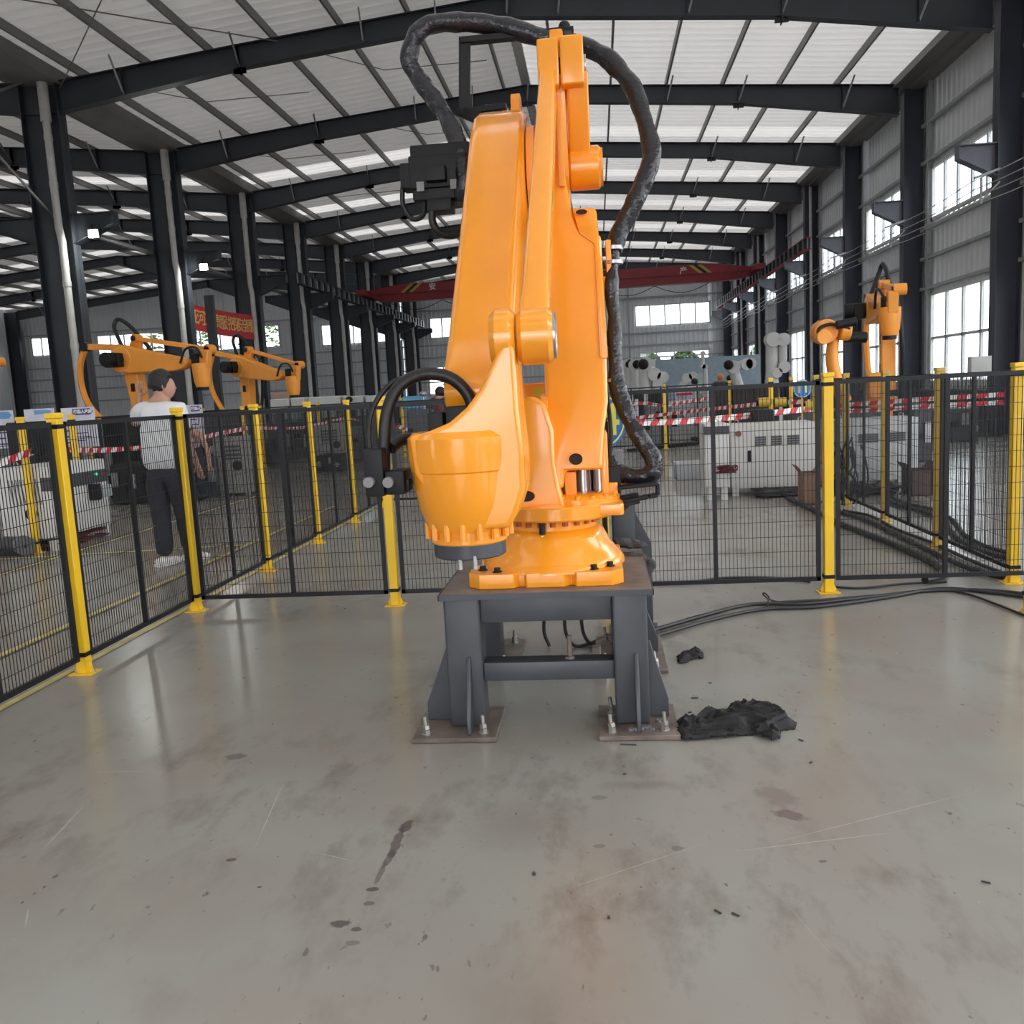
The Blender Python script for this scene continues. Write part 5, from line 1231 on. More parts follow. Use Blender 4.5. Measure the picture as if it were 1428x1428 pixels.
# right cabinets
Y = 11.3; a = at(1019, 650, Y=Y); b = at(1137, 650, Y=Y); zt = at(1080, 590, Y=Y).z
def V(px0, px1, py0, py1): A = at(px0, py1, Y=Y); B_ = at(px1, py0, Y=Y); return (A.x, B_.x, A.z, B_.z)
cabinet('controller_cabinet', 'long white controller cabinet with three grey vents behind the front fence', a.x, b.x, Y, Y+.55, zt, CREAM, vents=[V(1053, 1068, 608, 622), V(1075, 1090, 607, 621), V(1098, 1114, 606, 620)], handle=(at(1045, 636, Y=Y).x, at(1045, 636, Y=Y).z), foot=.10)
Y = 11.0; a = at(984, 650, Y=Y); b = at(1017.5, 650, Y=Y); zt = at(1000, 591, Y=Y).z
t = cabinet('controller_cabinet', 'narrower white cabinet with a dark top band left of the long one', a.x, b.x, Y, Y+.6, zt, WHITE, band=(zt-.13, zt-.03), foot=.16)
c = at(1030, 605, Y=11.25); mb = MB(); mb.cyl((c.x, 11.24, c.z), (c.x, 11.29, c.z), .035, n=16); tag(mb.build('rotary_switch', mat('brown_red_knob', (.22, .07, .05), .5)), 'round brown switch on the left end of the long white cabinet', 'switch')
t = thing('red_cable_bundle', 'dark red cable tangle between the two white cabinets on the right', 'cables', at(1012, 655, Y=10.9)); t['kind'] = 'stuff'
a = at(998, 655, Y=10.9); b = at(1029, 655, Y=10.9)
mb = MB()
for i in range(18):
    pts = [(a.x+(b.x-a.x)*random.random(), 10.9+random.random()*.06, a.z+random.uniform(-.05, .05)) for _ in range(5)]; mb.tube(catmull(pts, 4), .006, 5)
o = mb.build('cable_tangle', REDC, t); o['kind'] = 'stuff'
a = at(943, 668, Z=0); b = at(1000, 672, Z=0); tag(MB().box(a.x, b.x-.0, a.y-.2, a.y+.5, .002, .24).build('low_box', mat('pale_grey_carton', (.42, .43, .45), .5), bevel=.01), 'low pale grey box on the floor left of the white cabinets', 'box')
a = at(1045, 684, Y=11.5); b = at(1115, 684, Y=11.5)
t = thing('black_cable_bundle', 'black cable tangle spilling from under the long white cabinet', 'cables', (a.x, 11.4, 0)); t['kind'] = 'stuff'; tangle(a.x, b.x, 11.0, 11.5, .1, 22, .014, CABLE, 'cable_tangle', t)
Y = 11.6; a = at(1166, 650, Y=Y); b = at(1281, 650, Y=Y); zt = at(1220, 584, Y=Y).z
cabinet('controller_cabinet', 'wide white controller cabinet behind the right fence', a.x, b.x, Y, Y+.6, zt, mat('cool_white_cabinet', (.55, .57, .57), .4), vents=[V(1197, 1225, 604, 618), V(1236, 1262, 602, 616)], handle=(at(1190, 636, Y=Y).x, at(1190, 636, Y=Y).z), foot=.10)
a = at(1190, 691, Z=0); t = thing('black_cable_bundle', 'black cable tangle in front of the wide cabinet behind the right fence', 'cables', a); t['kind'] = 'stuff'; tangle(a.x, a.x+.55, a.y-.2, a.y+.4, .12, 26, .014, CABLE, 'cable_tangle', t)
a = at(1168, 705, Z=0); t = thing('hanging_cable_coil', 'dark cables hanging in a tangle on the right fence near the clear front post', 'cables', (a.x, 10.0, 0)); t['kind'] = 'stuff'
mb = MB()
for i in range(16):
    x = 2.75+random.uniform(-.12, .12); y = 10.1+random.uniform(-.2, .2); mb.tube(catmull([(x, y, .75+random.uniform(-.1, .05)), (x+random.uniform(-.1, .1), y, .5), (x+random.uniform(-.12, .12), y, .25), (x+random.uniform(-.15, .15), y+.1, .02)], 5), .010, 5)
o = mb.build('cable_tangle', CABLE, t); o['kind'] = 'stuff'
def carton(px0, px1, pyb, h, dep, label, m=CARD, flaps=True):
    a = at(px0, pyb, Z=0); b = at(px1, pyb, Z=0); t = thing('carton', label, 'box', ((a.x+b.x)/2, a.y, 0)); y = a.y
    mb = MB(); th = .006
    mb.box(a.x, b.x, y, y+th, .002, h); mb.box(a.x, b.x, y+dep-th, y+dep, .002, h); mb.box(a.x, a.x+th, y, y+dep, .002, h); mb.box(b.x-th, b.x, y, y+dep, .002, h); mb.box(a.x, b.x, y, y+dep, .002, .01); mb.build('carton_body', m, t, smooth=False)
    for s, X in ((-1, a.x), (1, b.x)): f = MB(); f.bar((X, y+dep/2, h), (X+s*.07, y+dep/2, h+.09), th, dep*.95, up=(0, 1, 0)); f.build('flap', m, t, smooth=False)
carton(1121, 1143, 704, .36, .3, 'open brown carton just left of the clear yellow front post')
carton(1272, 1304, 692, .30, .35, 'dark open carton full of cables behind the right fence', mat('dark_brown_carton', (.10, .06, .05), .7))
# traffic cone
c = at(1132, 665, Y=12.6); t = thing('traffic_cone', 'red and white traffic cone beside the long white cabinet', 'cone', (c.x, 12.6, 0))
mb = MB(); mb.lathe([(.15, .03), (.03, .62), (.02, .62)], (c.x, 12.6, 0), 20); mb.box(c.x-.19, c.x+.19, 12.41, 12.79, .002, .03); mb.build('cone_body', RED, t)
for z in (.18, .36): mb = MB(); r = lambda z: .153-.12*(z-.03)/.59; mb.lathe([(r(z), z), (r(z+.09), z+.09)], (c.x, 12.6, 0), 20); mb.build('cone_band', WHT, t)
# tall dark crates
for i, (p0, p1, pt, Y, l) in enumerate(((995, 1020, 541, 22.0, 'dark brown crate, left one of the tall dark pair behind the tape'), (1022, 1051, 539, 22.0, 'dark brown crate in the middle of the tall dark row'), (1053, 1086, 537, 22.0, 'dark brown crate, right one of the tall dark row behind the tape'))):
    a = at(p0, 560, Y=Y); b = at(p1, 560, Y=Y); zt = at(p0, pt, Y=Y).z; t = thing('dark_crate', l, 'crate', ((a.x+b.x)/2, Y, 0)); DC = mat('dark_brown_crate_board', (.05, .036, .034), .7, var=.3)
    n = 5
    for k in range(n): x = a.x+(b.x-a.x)*k/n; m2 = MB(); m2.box(x+.004, x+(b.x-a.x)/n-.004, Y, Y+.03, .05, zt); m2.build('board', DC, t)
    mb = MB(); mb.box(a.x, b.x, Y+.03, Y+.8, .05, zt); mb.box(a.x, b.x, Y, Y+.8, .001, .05); mb.build('crate_body', DC, t)
# low dark machines: right side black skirting row and middle
def machine(label, px0, px1, pyt, Y, m=GREYP, dep=.6, zb=0, name='machine_block', cat='machine', top=None, bits=0):
    a = at(px0, pyt, Y=Y); b = at(px1, pyt, Y=Y); t = thing(name, label, cat, ((a.x+b.x)/2, Y, zb))
    mb = MB(); mb.box(a.x, b.x, Y, Y+dep, zb+.001, a.z); mb.build('housing', m, t, bevel=.02, seg=1)
    if top: f = MB(); f.box(a.x-.02, b.x+.02, Y-.02, Y+dep+.02, a.z, a.z+.03); f.build('cover', top, t)
    random.seed(int(px0*7+pyt))
    for i in range(bits):
        x = a.x+(b.x-a.x)*(i+.5)/bits; w = (b.x-a.x)/bits*.35; h = (a.z-zb); z = zb+h*random.uniform(.3, .7)
        f = MB()
        if i % 2: f.cyl((x, Y-.08, z), (x, Y, z), min(w, h*.2), n=14)
        else: f.box(x-w, x+w, Y-.04, Y, z-h*.15, z+h*.2)
        f.build('fitting', [CHROME, GREYL, BLACKM][random.randrange(3)], t)
    return t
machine('dark drive cabinet to the left of the clear post, above the long white cabinet', 1052, 1080, 572, 13.0, BLACKM, bits=2)
machine('dark machine block right of the clear post above the wide white cabinet', 1168, 1230, 574, 14.3, GREYP, dep=.5, bits=4)
machine('dark machine block before the window wall at the right', 1262, 1300, 564, 14.8, GREYP, bits=3)
machine('long dark workbench along the right wall', 1283, 1366, 572, 18.6, GREYP, dep=.5, bits=6)
machine('dark panel between the tape reel and the clear post', 1104, 1138, 576, 13.9, GREYP, bits=2)
machine('dark cabinet of the black stand at the orange robot behind the man', 140, 176, 582, 14.4, BLACKM, dep=.5, bits=3)
machine('black drive block on the floor between fence and the robot behind the man', 152, 214, 648, 13.4, BLACKM, dep=.8, bits=5)
machine('dark upholstered machine hood at the left picture edge', 6, 42, 590, 11.2, BLACKM, dep=.6)
machine('dark machine block left of the grey controller with the fan', 268, 340, 576, 17.5, GREYP, dep=.8, bits=4)
machine('far dark machine block behind the second left-fence post', 372, 432, 590, 23.2, GREYP, dep=.6, bits=5)
machine('black roller bed on the floor behind the far cross fence', 440, 474, 636, 18.2, BLACKM, dep=.8, bits=4)
machine('pale blue machine cover behind the left fence', 392, 428, 565, 28.5, mat('pale_blue_machine', (.35, .45, .52), .5), dep=.8, bits=3)
machine('dark machine rack beside the narrow far yellow post, left of it', 905, 923, 545, 23, BLACKM, dep=.7, bits=3)
machine('white machine cabinet behind the narrow far yellow post', 935, 975, 560, 23.4, CREAM, dep=.7, bits=4)
machine('dark drive box right behind the number 4 sign', 884, 898, 548, 21.6, BLACKM, dep=.5, bits=2)
machine('grey-white machine block between number sign and yellow post', 899, 921, 566, 22.2, GREYL, dep=.6, bits=3)
machine('dark machine foot left of the wrist connectors', 484, 515, 596, 21, GREYL, dep=.6, bits=4)
machine('dark machine inside the wrist cable loop', 566, 596, 572, 15, GREYP, dep=.6, bits=3)
machine('dark steel table frame beside the man, right of him', 262, 300, 640, 13.9, GREYP, dep=.5, bits=3)
# black base rails and scrap steel on the far floor
for i, (p, q, l) in enumerate((((876, 628), (975, 618), 'low dark rail on the floor left of the white cabinets'), ((948, 606), (976, 613), 'short dark bars lying near the narrow far yellow post'), ((1283, 610), (1400, 606), 'dark beam lying before the right wall'))):
    a = at(*p, Z=.04); b = at(*q, Z=.04); mb = MB(); mb.bar(a, b, .10, .06); mb.bar(a+Vector((.1, .25, 0)), b+Vector((-.1, .25, 0)), .06, .05); tag(mb.build('steel_rail', BLACKM), l, 'rail')
# row of long white tables / wrapped goods far behind the left fence
for i, (p0, p1, pt, Y, m, l) in enumerate(((376, 402, 557, 26.0, WHITE, 'white carton-topped machine guard, first in the far white row'), (405, 424, 555, 26.0, WHITE, 'white machine guard, second in the far white row'), (430, 474, 554, 26.0, WHITE, 'long white wrapped guard, third in the far white row'),
        (477, 505, 553, 26.0, WHITE, 'white wrapped guard right of the third left-fence post'), (509, 532, 552, 26.0, mat('pale_sky_wrap', (.5, .6, .68), .4), 'pale blue wrapped guard at the right end of the far white row'), (560, 586, 553, 20.0, mat('sky_blue_cover', (.12, .38, .60), .4), 'sky blue cover seen through the wrist cable loop'))):
    a = at(p0, pt, Y=Y); b = at(p1, pt, Y=Y); t = thing('machine_guard', l, 'machine', ((a.x+b.x)/2, Y, 0))
    mb = MB(); mb.box(a.x, b.x, Y, Y+.9, 1.2, a.z); mb.build('cover', m, t, bevel=.03, seg=1)
    for X in (a.x+.05, b.x-.05): f = MB(); f.box(X-.03, X+.03, Y+.05, Y+.11, 0.001, 1.2); f.build('leg', GREYL, t)
    f = MB(); f.box(a.x+.1, b.x-.1, Y+.1, Y+.8, .1, 1.0); f.build('housing', GREYP, t)
a = at(376, 557, Y=26); b = at(400, 546, Y=26); tag(MB().box(a.x, b.x, 26.1, 26.7, a.z+.001, b.z).build('parcel', WOOD, bevel=.02), 'pinkish brown parcel on top of the far white row', 'parcel')
# helmets / knobs
for i, (px, py, Y, m, l) in enumerate(((590, 549, 19.9, CHROME, 'round silver ball-shaped dome seen through the wrist cable loop'), (487, 557, 25.85, BLACKM, 'small black round knob on the far white row'))):
    c = at(px, py, Y=Y); mb = MB(); mb.ball(c, 5*Y/FPX, 10, (1, 1, .85)); mb.cyl((c.x, c.y, 0.001), (c.x, c.y, c.z), .02, n=8); tag(mb.build('dome', m), l, 'dome')
# info boards
def board(label, px0, px1, py0, py1, Y, header=None, txt=None, m=None, cat='board'):
    a = at(px0, py1, Y=Y); b = at(px1, py0, Y=Y); t = thing('info_board', label, cat, ((a.x+b.x)/2, Y, 0))
    mb = MB(); mb.box(a.x, b.x, Y, Y+.02, a.z, b.z); mb.build('panel', m or mat('white_board_print', (.66, .65, .74), .5), t)
    mb = MB(); mb.box((a.x+b.x)/2-.02, (a.x+b.x)/2+.02, Y+.02, Y+.05, .02, b.z-.1); mb.box((a.x+b.x)/2-.25, (a.x+b.x)/2+.25, Y-.1, Y+.2, 0.001, .02); mb.build('stand', GREYL, t)
    w = b.x-a.x; h = b.z-a.z
    if header: 
        f = MB(); f.prism([(a.x+w*header[0], b.z-.02-h*header[2]), (a.x+w*header[1]-.05, b.z-.02-h*header[2]), (a.x+w*header[1], b.z-.02-h*header[2]*.5), (a.x+w*header[1]-.05, b.z-.02), (a.x+w*header[0], b.z-.02)], Y-.004, Y, 'Y'); f.build('printed_header', header[3], t)
        if txt: text(txt, h*header[2]*.62, facing(((a.x+w*(header[0]+header[1])/2), Y-.006, b.z-.02-h*header[2]*.5)), WHT, 'printed_title', t, ext=.001)
    for i in range(1, 5):
        z = b.z-h*(.30+.15*i)
        if z < a.z+.05: break
        f = MB(); f.box(a.x+w*.1, a.x+w*(.55+.1*(i % 3)), Y-.003, Y, z, z+h*.035); f.build('printed_line', PRINTB, t)
    return t
board('white info board with a purple title strip left of the orange robot', 91, 130, 567, 624, 12.6, (.35, .98, .16, PRINTB), '机器人应用')
board('lower white info board with purple lines in front of the dark cabinet', 102, 134, 588, 624, 12.3)
board('white notice board with a sky blue swoosh at the left picture edge', -6, 17, 572, 626, 12.8, (.1, .95, .18, PRINTC))
board('white board with a blue arrow strip and red patch between two yellow posts', 40, 74, 569, 628, 12.7, (.35, .95, .1, PRINTC))
board('white info board with a small title right of the man', 262, 281, 564, 612, 14.8, (.35, .98, .16, PRINTB), '机器人')
board('red striped notice board below the white robots', 942, 968, 546, 560, 25, (.05, .95, .3, RED))
t, c = sign('number_sign', 'round blue sign with yellow 11 left of the clear front post', '11', 1119, 542, .135, 13.5, .19)
mb = MB(); mb.bar((c.x, 13.53, c.z-.1), (c.x, 13.53, .0), .03); mb.build('sign_post', YELD, t)
t, c = sign('number_sign', 'small far round blue sign right of the robot hose', '7', 924, 548, .10, 24.6, .15); mb = MB(); mb.bar((c.x, 24.63, c.z-.1), (c.x, 24.63, .0), .03); mb.build('sign_post', YELD, t)
# electrical box on the first right column
a = at(1352, 521, Y=19.5); b = at(1381, 496, Y=19.5); tag(MB().box(a.x, b.x, 19.42, 19.62, a.z, b.z).build('electric_box', CREAM, bevel=.01), 'pale electric box mounted on the first right column', 'box')
# red banner hung between the first columns of the neighbouring row
pA = at(261, 440, Y=26.5); pB = at(358, 457, Y=31.0)
hh = 30*26.5/FPX; t = thing('red_banner', 'long red banner with golden Chinese characters between the left columns', 'banner', (pA+pB)/2)
mb = MB(); n = 24; base_ = len(mb.v)
for s in (0, 1):
    for i in range(n+1):
        u = i/n; c = pA.lerp(pB, u); w = .03*sin(u*17); zz = -.05*sin(pi*u)
        for k in (1, -1): mb.v.append((c.x, c.y+w+s*.012, c.z+zz+k*hh*(.60)*(1.0+.1*u)))
for i in range(n):
    a = 2*i; mb.face([a, a+2, a+3, a+1]); o2 = 2*(n+1); mb.face([o2+a+1, o2+a+3, o2+a+2, o2+a])
mb.build('banner_cloth', BANNER, t)
rzb = atan2(pB.y-pA.y, pB.x-pA.x); L_ = (pB-pA).length
for ch, u in (('亚', .10), ('河', .19), ('工', .27), ('责', .41), ('服', .50), ('把', .61), ('保', .68), ('安', .75), ('全', .82), ('质', .885), ('量', .95)):
    c = pA.lerp(pB, u); text(ch, .50, facing((c.x+.0, c.y-.05, c.z-.05*sin(pi*u)), rzb), GOLD, 'banner_character', t, ext=.002)
for p in (pA, pB): mb = MB(); mb.tube([(p.x, p.y, p.z+hh*.6), (p.x+(-.4 if p is pA else .4), p.y+.3, p.z+hh*.9)], .01, 5); mb.build('tie_cord', PVC, t)
# slim free-standing steel post beside the banner
a = at(291, 412, Y=24.0); tag(MB().box(a.x-.11, a.x+.04, 23.92, 24.08, 0, a.z).box(a.x+.04, a.x+.12, 23.93, 24.07, 0, a.z).build('slim_column', BEAM), 'slim dark free-standing post in front of the red banner', 'column', kind='structure')
# sign stand behind the big robot
a = at(857, 760, Y=5.1); b = at(884, 700, Y=5.1); t = thing('steel_stand', 'dark steel stand with a gusset behind the pedestal carrying the number 4 sign', 'stand', ((a.x+b.x)/2, 5.1, 0))
mb = MB(); mb.box(a.x, b.x, 5.08, 5.2, .01, b.z+.0); mb.build('post', STEELG, t, bevel=.006); mb = MB(); g = at(908, 757, Y=5.1); mb.prism([(b.x, b.z-.05), (g.x, g.z), (g.x, .01), (b.x, .01)], 5.13, 5.145, 'Y'); mb.build('gusset', STEELG, t)
mb = MB(); mb.box(a.x-.05, g.x+.03, 5.0, 5.3, .001, .012); mb.build('foot_plate', STEELG, t); c = at(858, 640, Y=5.1); mb = MB(); mb.box(c.x-.02, c.x+.045, 5.08, 5.16, b.z, c.z+.05); mb.build('junction_box', GREYL, t, bevel=.005)

# ================================================================== people
def skin_body(name, verts, edges, radii, m, parent=None, sub=2, flat=None):
    me = bpy.data.meshes.new(name); me.from_pydata([tuple(v) for v in verts], edges, []); o = bpy.data.objects.new(name, me); COL.objects.link(o)
    sk = o.modifiers.new('skin', 'SKIN'); sk.use_smooth_shade = True
    for i, r in enumerate(radii):
        d = me.skin_vertices[0].data[i]; d.radius = r if isinstance(r, tuple) else (r, r)
    me.skin_vertices[0].data[0].use_root = True
    ss = o.modifiers.new('smooth', 'SUBSURF'); ss.levels = sub; ss.render_levels = sub
    me.materials.append(m)
    dg = bpy.context.evaluated_depsgraph_get(); dg.update(); m2 = bpy.data.meshes.new_from_object(o.evaluated_get(dg)); m2.name = name
    bpy.data.objects.remove(o); o = bpy.data.objects.new(name, m2); COL.objects.link(o)
    if not m2.materials: m2.materials.append(m)
    m2.polygons.foreach_set('use_smooth', [True]*len(m2.polygons))
    if parent is not None: attach(o, parent)
    return o
def chain(name, pts, radii, m, parent, sub=2): return skin_body(name, pts, [(i, i+1) for i in range(len(pts)-1)], radii, m, parent, sub)
# man in the white shirt, seen from behind, walking away; local frame then moved
man = thing('person', 'man in white t-shirt and dark trousers seen from behind, left hand raised to his head', 'person', (0, 0, 0))
H_ = 1.78
# body: feet apart, right foot ahead; face turned to the right (+X); body yaw slightly right
V_ = Vector
B0 = dict(pelvis=(0, 0, .93), waist=(0, 0, 1.06), chest=(.01, .01, 1.28), neck0=(.02, .02, 1.46), neck1=(.03, .04, 1.54), head=(.045, .06, 1.63), crown=(.045, .05, 1.72),
          shL=(-.18, .02, 1.42), elL=(-.30, .14, 1.30), wrL=(-.215, .12, 1.53), haL=(-.20, .10, 1.60),
          shR=(.20, .0, 1.42), elR=(.27, -.02, 1.13), wrR=(.27, .12, .92), haR=(.265, .16, .84),
          hipL=(-.09, 0, .88), knL=(-.08, .03, .49), anL=(-.06, -.02, .09), hipR=(.10, 0, .88), knR=(.11, .10, .50), anR=(.11, .16, .10))
def body(parent, B):
    ks = list(B); ix = {k: i for i, k in enumerate(ks)}
    ed = [('pelvis', 'waist'), ('waist', 'chest'), ('chest', 'neck0'), ('neck0', 'neck1'), ('neck1', 'head'), ('head', 'crown'), ('neck0', 'shL'), ('shL', 'elL'), ('elL', 'wrL'), ('wrL', 'haL'), ('neck0', 'shR'), ('shR', 'elR'), ('elR', 'wrR'), ('wrR', 'haR'), ('pelvis', 'hipL'), ('hipL', 'knL'), ('knL', 'anL'), ('pelvis', 'hipR'), ('hipR', 'knR'), ('knR', 'anR')]
    rad = dict(pelvis=(.09, .07), waist=(.10, .08), chest=(.145, .10), neck0=(.07, .07), neck1=(.055, .055), head=(.078, .088), crown=(.07, .08), shL=.058, elL=.042, wrL=.028, haL=.03, shR=.058, elR=.042, wrR=.028, haR=.03, hipL=.065, knL=.05, anL=.04, hipR=.065, knR=.06, anR=.042)
    return skin_body('body', [B[k] for k in ks], [(ix[a], ix[b]) for a, b in ed], [rad[k] for k in ks], SKIN, parent)
body(man, B0)
def hand(parent, w, d, side, palm=.045):
    """five separate bent fingers on a palm; w wrist point, d direction, side = thumb side vector"""
    w = V_(w); d = V_(d).normalized(); s = V_(side).normalized(); n = d.cross(s).normalized()
    mb = MB(); mb.tube([w, w+d*.03, w+d*.07, w+d*.09], [.022, .034, .038, .03], 12, sq=.45); 
    for i, (o, L) in enumerate(((.027, .068), (.010, .078), (-.008, .072), (-.025, .056))):
        b = w+d*.085+s*o; mb.tube([b, b+d*L*.45+n*.006, b+d*L*.75+n*.022, b+d*L*.9+n*.038], [.0085, .008, .0075, .005], 8)
    b = w+d*.03+s*.03; mb.tube([b, b+s*.022+d*.022, b+s*.03+d*.048+n*.01], [.0105, .0095, .006], 8)
    return mb.build('hand', SKIN, parent)
hand(man, (-.213, .115, 1.54), (.15, -.1, 1), (1, .3, -.1)); hand(man, (.267, .14, .90), (0, .35, -1), (-1, .2, 0))
# t-shirt: torso and short sleeves
ks = ['pelvis', 'waist', 'chest', 'neck0', 'shL', 'slL', 'shR', 'slR']; VV = dict(B0); VV['pelvis'] = (0, 0, .84); VV['neck0'] = (.02, .02, 1.435); VV['slL'] = tuple(V_(B0['shL']).lerp(V_(B0['elL']), .75)); VV['slR'] = tuple(V_(B0['shR']).lerp(V_(B0['elR']), .72)); ix = {k: i for i, k in enumerate(ks)}
skin_body('t_shirt', [VV[k] for k in ks], [(ix[a], ix[b]) for a, b in (('pelvis', 'waist'), ('waist', 'chest'), ('chest', 'neck0'), ('neck0', 'shL'), ('shL', 'slL'), ('neck0', 'shR'), ('shR', 'slR'))], [(.20, .155), (.195, .15), (.205, .145), (.105, .09), .095, .08, .095, .08], SHIRT, man)
ks = ['pelvis', 'hipL', 'knL', 'anL', 'hipR', 'knR', 'anR', 'waist']; VV = dict(B0); VV['waist'] = (0, 0, 1.0); VV['pelvis'] = (0, 0, .92); VV['anL'] = (-.06, -.02, .075); VV['anR'] = (.11, .16, .085); ix = {k: i for i, k in enumerate(ks)}
skin_body('trousers', [VV[k] for k in ks], [(ix[a], ix[b]) for a, b in (('pelvis', 'waist'), ('pelvis', 'hipL'), ('hipL', 'knL'), ('knL', 'anL'), ('pelvis', 'hipR'), ('hipR', 'knR'), ('knR', 'anR'))], [(.17, .135), .118, .094, .082, .118, .094, .082, (.165, .125)], TROU, man)
for (x, y, z, rz) in ((-.06, -.02, 0, -.5), (.11, .16, .0, -.5)):
    mb = MB(); M = Matrix.Translation((x, y, z)) @ Matrix.Rotation(rz, 4, 'Z'); P = [M @ V_(p) for p in ((0, -.09, .045), (0, -.03, .055), (0, .06, .045), (0, .14, .033), (0, .19, .028))]
    mb.tube(P, [.035, .046, .045, .042, .02], 12, sq=.75); s = MB()
    for p in P: pass
    o = mb.build('shoe', WHT, man); s.prism([tuple((M @ V_((a, b, 0))).xy) for a, b in ((-.045, -.10), (.045, -.10), (.05, .1), (.04, .18), (0, .21), (-.04, .18), (-.05, .1))], z+.002, z+.026, 'Z'); s.build('sole', WHITE, o)
# head details (face towards +X and slightly away)
hc = V_((.045, .06, 1.645)); fd = V_((.86, .5, -.05)).normalized(); sd = fd.cross(V_((0, 0, 1))).normalized()
mb = MB(); mb.ball((0, 0, 0), 1, 18)
for i in range(len(mb.v)):
    v = V_(mb.v[i]); fr = v.dot(fd); k = 1.0
    r = V_((v.x*.116, v.y*.116, v.z*.132))
    if fr > .25 and v.z < .5: r *= .80
    if v.z < -.35: r *= .82
    r += v.normalized()*noise.noise(v*5)*.006
    mb.v[i] = tuple(hc+V_((0, 0, .02))+r-fd*.008)
mb.build('hair', HAIR, man)
for s in (-1, 1):
    mb = MB(); c = hc+sd*s*.098-fd*.002-V_((0, 0, .01)); mb.ball(c, .03, 8, (.35, .6, 1)); mb.build('ear', SKIN, man)
    mb = MB(); mb.ball(hc+fd*.082+sd*s*.032+V_((0, 0, .0)), .011, 8); mb.build('eye', HAIR, man)
mb = MB(); mb.ball(hc+fd*.028-V_((0, 0, .02)), 1, 14, (.085, .085, .108)); mb.tube([hc+fd*.09+V_((0, 0, .005)), hc+fd*.112-V_((0, 0, .025)), hc+fd*.092-V_((0, 0, .036))], [.008, .013, .009], 8); mb.tube([hc+fd*.093+sd*-.022-V_((0, 0, .062)), hc+fd*.1-V_((0, 0, .06)), hc+fd*.093+sd*.022-V_((0, 0, .062))], .006, 6); mb.build('face', SKIN, man)
ff = at(241, 789, Z=0); man.location = (ff.x-.02, ff.y+.05, 0); man.scale = (1.02, 1.02, 1.03)
# second person bending beside the table
b2 = thing('person', 'stooping person with bare arm reaching down, half hidden right of the corner post', 'person', (0, 0, 0))
q = at(270, 602, Y=13.2)
BB = dict(pelvis=(0, 0, .86), waist=(.04, -.08, .98), chest=(.12, -.25, 1.10), neck0=(.16, -.38, 1.14), neck1=(.18, -.44, 1.15), head=(.19, -.52, 1.16), crown=(.19, -.60, 1.15), shL=(-.02, -.34, 1.08), elL=(-.05, -.4, .84), wrL=(.06, -.5, .64), haL=(.1, -.52, .58), shR=(.30, -.30, 1.06), elR=(.42, -.36, .84), wrR=(.46, -.42, .62), haR=(.47, -.44, .54), hipL=(-.09, 0, .83), knL=(-.10, -.05, .46), anL=(-.1, .02, .09), hipR=(.09, 0, .83), knR=(.1, -.05, .46), anR=(.1, .02, .09))
body(b2, BB); hand(b2, BB['wrR'], (.05, -.1, -1), (-1, 0, 0)); hand(b2, BB['wrL'], (.3, -.1, -1), (1, 0, 0))
chain('jacket', [BB['pelvis'], BB['waist'], BB['chest'], BB['neck0']], [(.16, .13), (.16, .12), (.18, .13), .09], mat('grey_white_work_shirt', (.4, .4, .42), .8), b2)
for s in 'LR':
    chain('trouser_leg', [BB['pelvis'], BB['hip'+s], BB['kn'+s], BB['an'+s]], [.11, .105, .085, .07], TROU, b2)
    c = V_(BB['an'+s]); mb = MB(); mb.tube([c+V_((0, .06, -.045)), c+V_((0, -.04, -.045)), c+V_((0, -.14, -.055))], [.035, .042, .025], 10, sq=.8); mb.build('shoe', BLACKM, b2)
mb = MB(); mb.ball((.19, -.55, 1.20), .105, 10, (.9, 1.05, .95)); mb.build('hair', mat('dark_brown_hair', (.03, .015, .01), .6), b2)
b2.location = (q.x-.2, 13.5, 0)
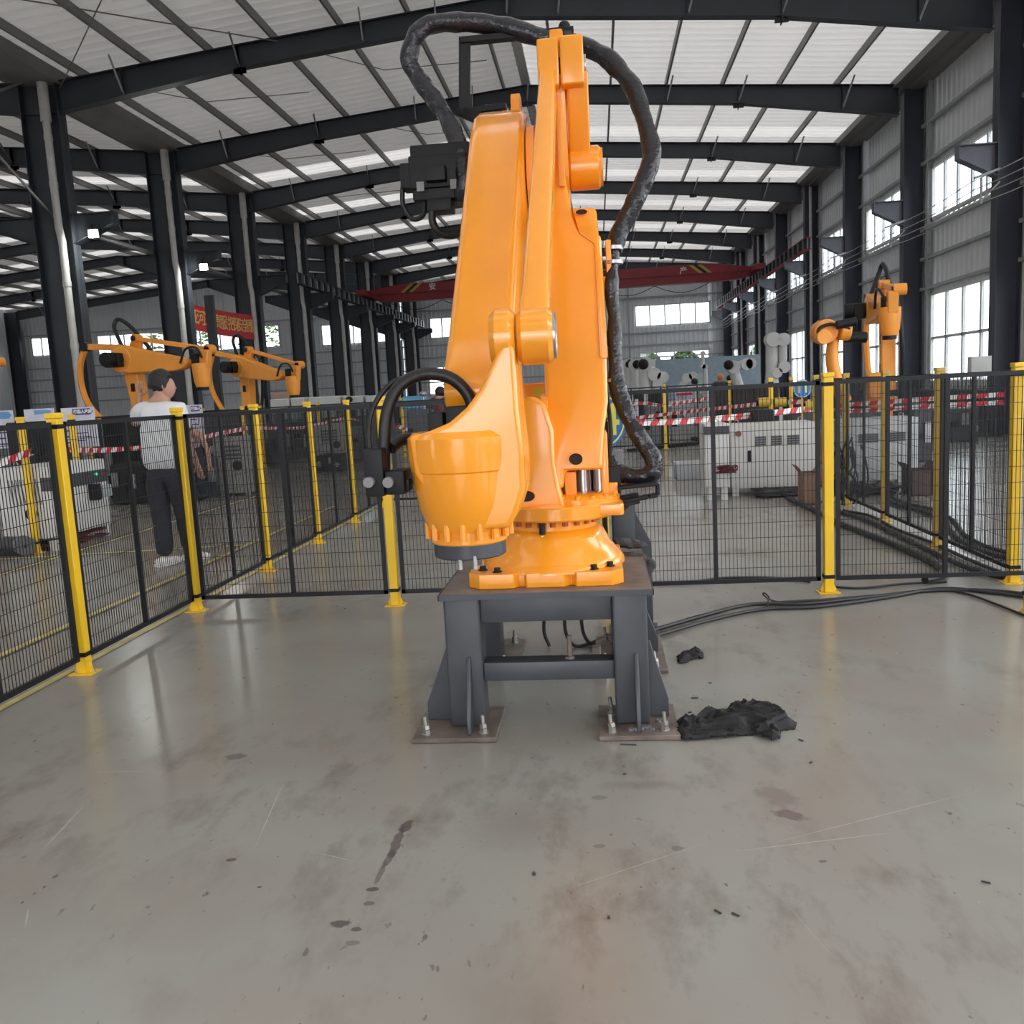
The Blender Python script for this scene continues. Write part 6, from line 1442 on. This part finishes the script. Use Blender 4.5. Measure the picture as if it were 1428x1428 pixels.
# far onlookers: heads just over the fence rail
for i, (px, py, Y, hm, sm, l) in enumerate(((967, 529, 30, HAIR, SHIRT, 'far person with dark hair in a light shirt, left of the orange-capped one'), (1003, 523, 31, mat('orange_hard_hat', (.85, .28, .05), .4), GREYP, 'far person in an orange hard hat above the dark crates'), (1016, 524, 30.5, HAIR, GREYP, 'far person with dark hair above the dark crates'), (610, 541, 18.5, HAIR, REDC, 'far person seen in the wrist cable loop'))):
    c = at(px, py, Y=Y); t = thing('person', l, 'person', (c.x, Y, 0)); k = c.z/1.72
    BBs = {kk: (v[0]*k+c.x, v[1]*k+Y, v[2]*k) for kk, v in dict(B0, shL=(-.2, 0, 1.42), elL=(-.25, .02, 1.14), wrL=(-.24, .1, .9), haL=(-.24, .12, .82)).items()}
    body(t, BBs); g = lambda a: BBs[a]
    ixs = ['pelvis', 'waist', 'chest', 'neck0', 'shL', 'elL', 'shR', 'elR']; ii = {a: j for j, a in enumerate(ixs)}
    skin_body('work_shirt', [g(a) for a in ixs], [(ii[a], ii[b]) for a, b in (('pelvis', 'waist'), ('waist', 'chest'), ('chest', 'neck0'), ('neck0', 'shL'), ('shL', 'elL'), ('neck0', 'shR'), ('shR', 'elR'))], [(.17, .13), (.16, .12), (.185, .13), .08, .085, .06, .085, .06], sm, t, 1)
    ixs = ['pelvis', 'hipL', 'knL', 'anL', 'hipR', 'knR', 'anR']; ii = {a: j for j, a in enumerate(ixs)}
    skin_body('trousers', [g(a) for a in ixs], [(0, 1), (1, 2), (2, 3), (0, 4), (4, 5), (5, 6)], [.14, .105, .08, .065, .105, .08, .065], TROU, t, 1)
    for a_ in ('anL', 'anR'):
        f_ = V_(g(a_)); mb = MB(); mb.tube([(f_.x, f_.y-.08, .04), (f_.x, f_.y+.05, .045), (f_.x, f_.y+.17, .03)], [.035, .04, .03], 8); mb.build('shoe', BLACKM, t)
    mb = MB(); mb.ball((c.x+.045, Y+.05, c.z-.08), .115, 10, (1, 1, 1)); mb.build('hard_hat' if i == 1 else 'hair', hm, t)

# ================================================================== outdoors, seen through the windows
mb = MB(); mb.quad((-90, -60, -.06), (90, -60, -.06), (90, 150, -.06), (-90, 150, -.06)); tag(mb.build('outdoor_ground', GRND, smooth=False), 'pale yard ground outside the hall', 'ground', kind='structure')
def tree(x, y, h, r, seed, label):
    t = thing('tree', label, 'tree', (x, y, -.05), 'trees outside the hall'); mb = MB(); mb.tube([(x, y, -.05), (x+.1, y, h*.35), (x, y+.1, h*.6)], [.18, .14, .08], 8); mb.build('trunk', BARK, t)
    random.seed(seed); mb = MB()
    for i in range(900):
        a = random.uniform(0, 2*pi); u = random.uniform(-1, 1); rr = r*random.uniform(.55, 1)**.5; cc = V_((x+rr*cos(a)*sqrt(1-u*u), y+rr*sin(a)*sqrt(1-u*u), h*.68+u*h*.33)); s = random.uniform(.12, .3)
        d = V_((random.gauss(0, 1), random.gauss(0, 1), random.gauss(0, 1))).normalized(); e1, e2 = frame_of(d); mb.quad(cc-e1*s, cc-e2*s*.5, cc+e1*s, cc+e2*s*.5)
    o = mb.build('foliage', LEAF, t, smooth=False); o['kind'] = 'stuff'
tree(-31, 64.5, 8.0, 3.2, 1, 'tree outside the end wall, behind the left orange robot window'); tree(-24.0, 66, 7.8, 3.0, 2, 'second tree outside the end wall, right of the first')
for i in range(5): tree(1.0+i*2.6, 63, 3.7, 1.1, 10+i, ['leftmost', 'second', 'third', 'fourth', 'rightmost'][i]+' of the low garden trees outside the end wall behind the blue partition')
tree(-9.5, 64, 3.8, 1.5, 31, 'low tree outside the end wall seen beside the robot wrist'); tree(14.5, 21, 4.2, 1.6, 22, 'bushy tree outside the first right window')
def house(x0, x1, y0, y1, h, m, label):
    t = thing('outbuilding', label, 'building', ((x0+x1)/2, (y0+y1)/2, -.05)); mb = MB(); mb.box(x0, x1, y0, y1, -.05, h); mb.build('walls', m, t); r = MB(); r.box(x0-.3, x1+.3, y0-.3, y1+.3, h, h+.2); r.build('roof', GREYL, t)
    for k in range(3): w = MB(); yy = y0+(y1-y0)*(k+.5)/3; w.box(x0-.03, x0, yy-.5, yy+.5, 1.0, 2.2); w.build('window', GREYL, t)
house(17, 20, 17.0, 22.5, 2.6, BLDG, 'low pale building outside the first right window'); house(17.5, 21, 24.5, 34, 3.0, BLDB, 'light blue building outside the second right window')

# frames out of the picture carry no description
for o in list(bpy.data.objects):
    if any(w in str(o.get('label', '')) for w in ('unseen', 'behind the camera view', 'one bay nearer')):
        del o['label']
        if 'category' in o: del o['category']
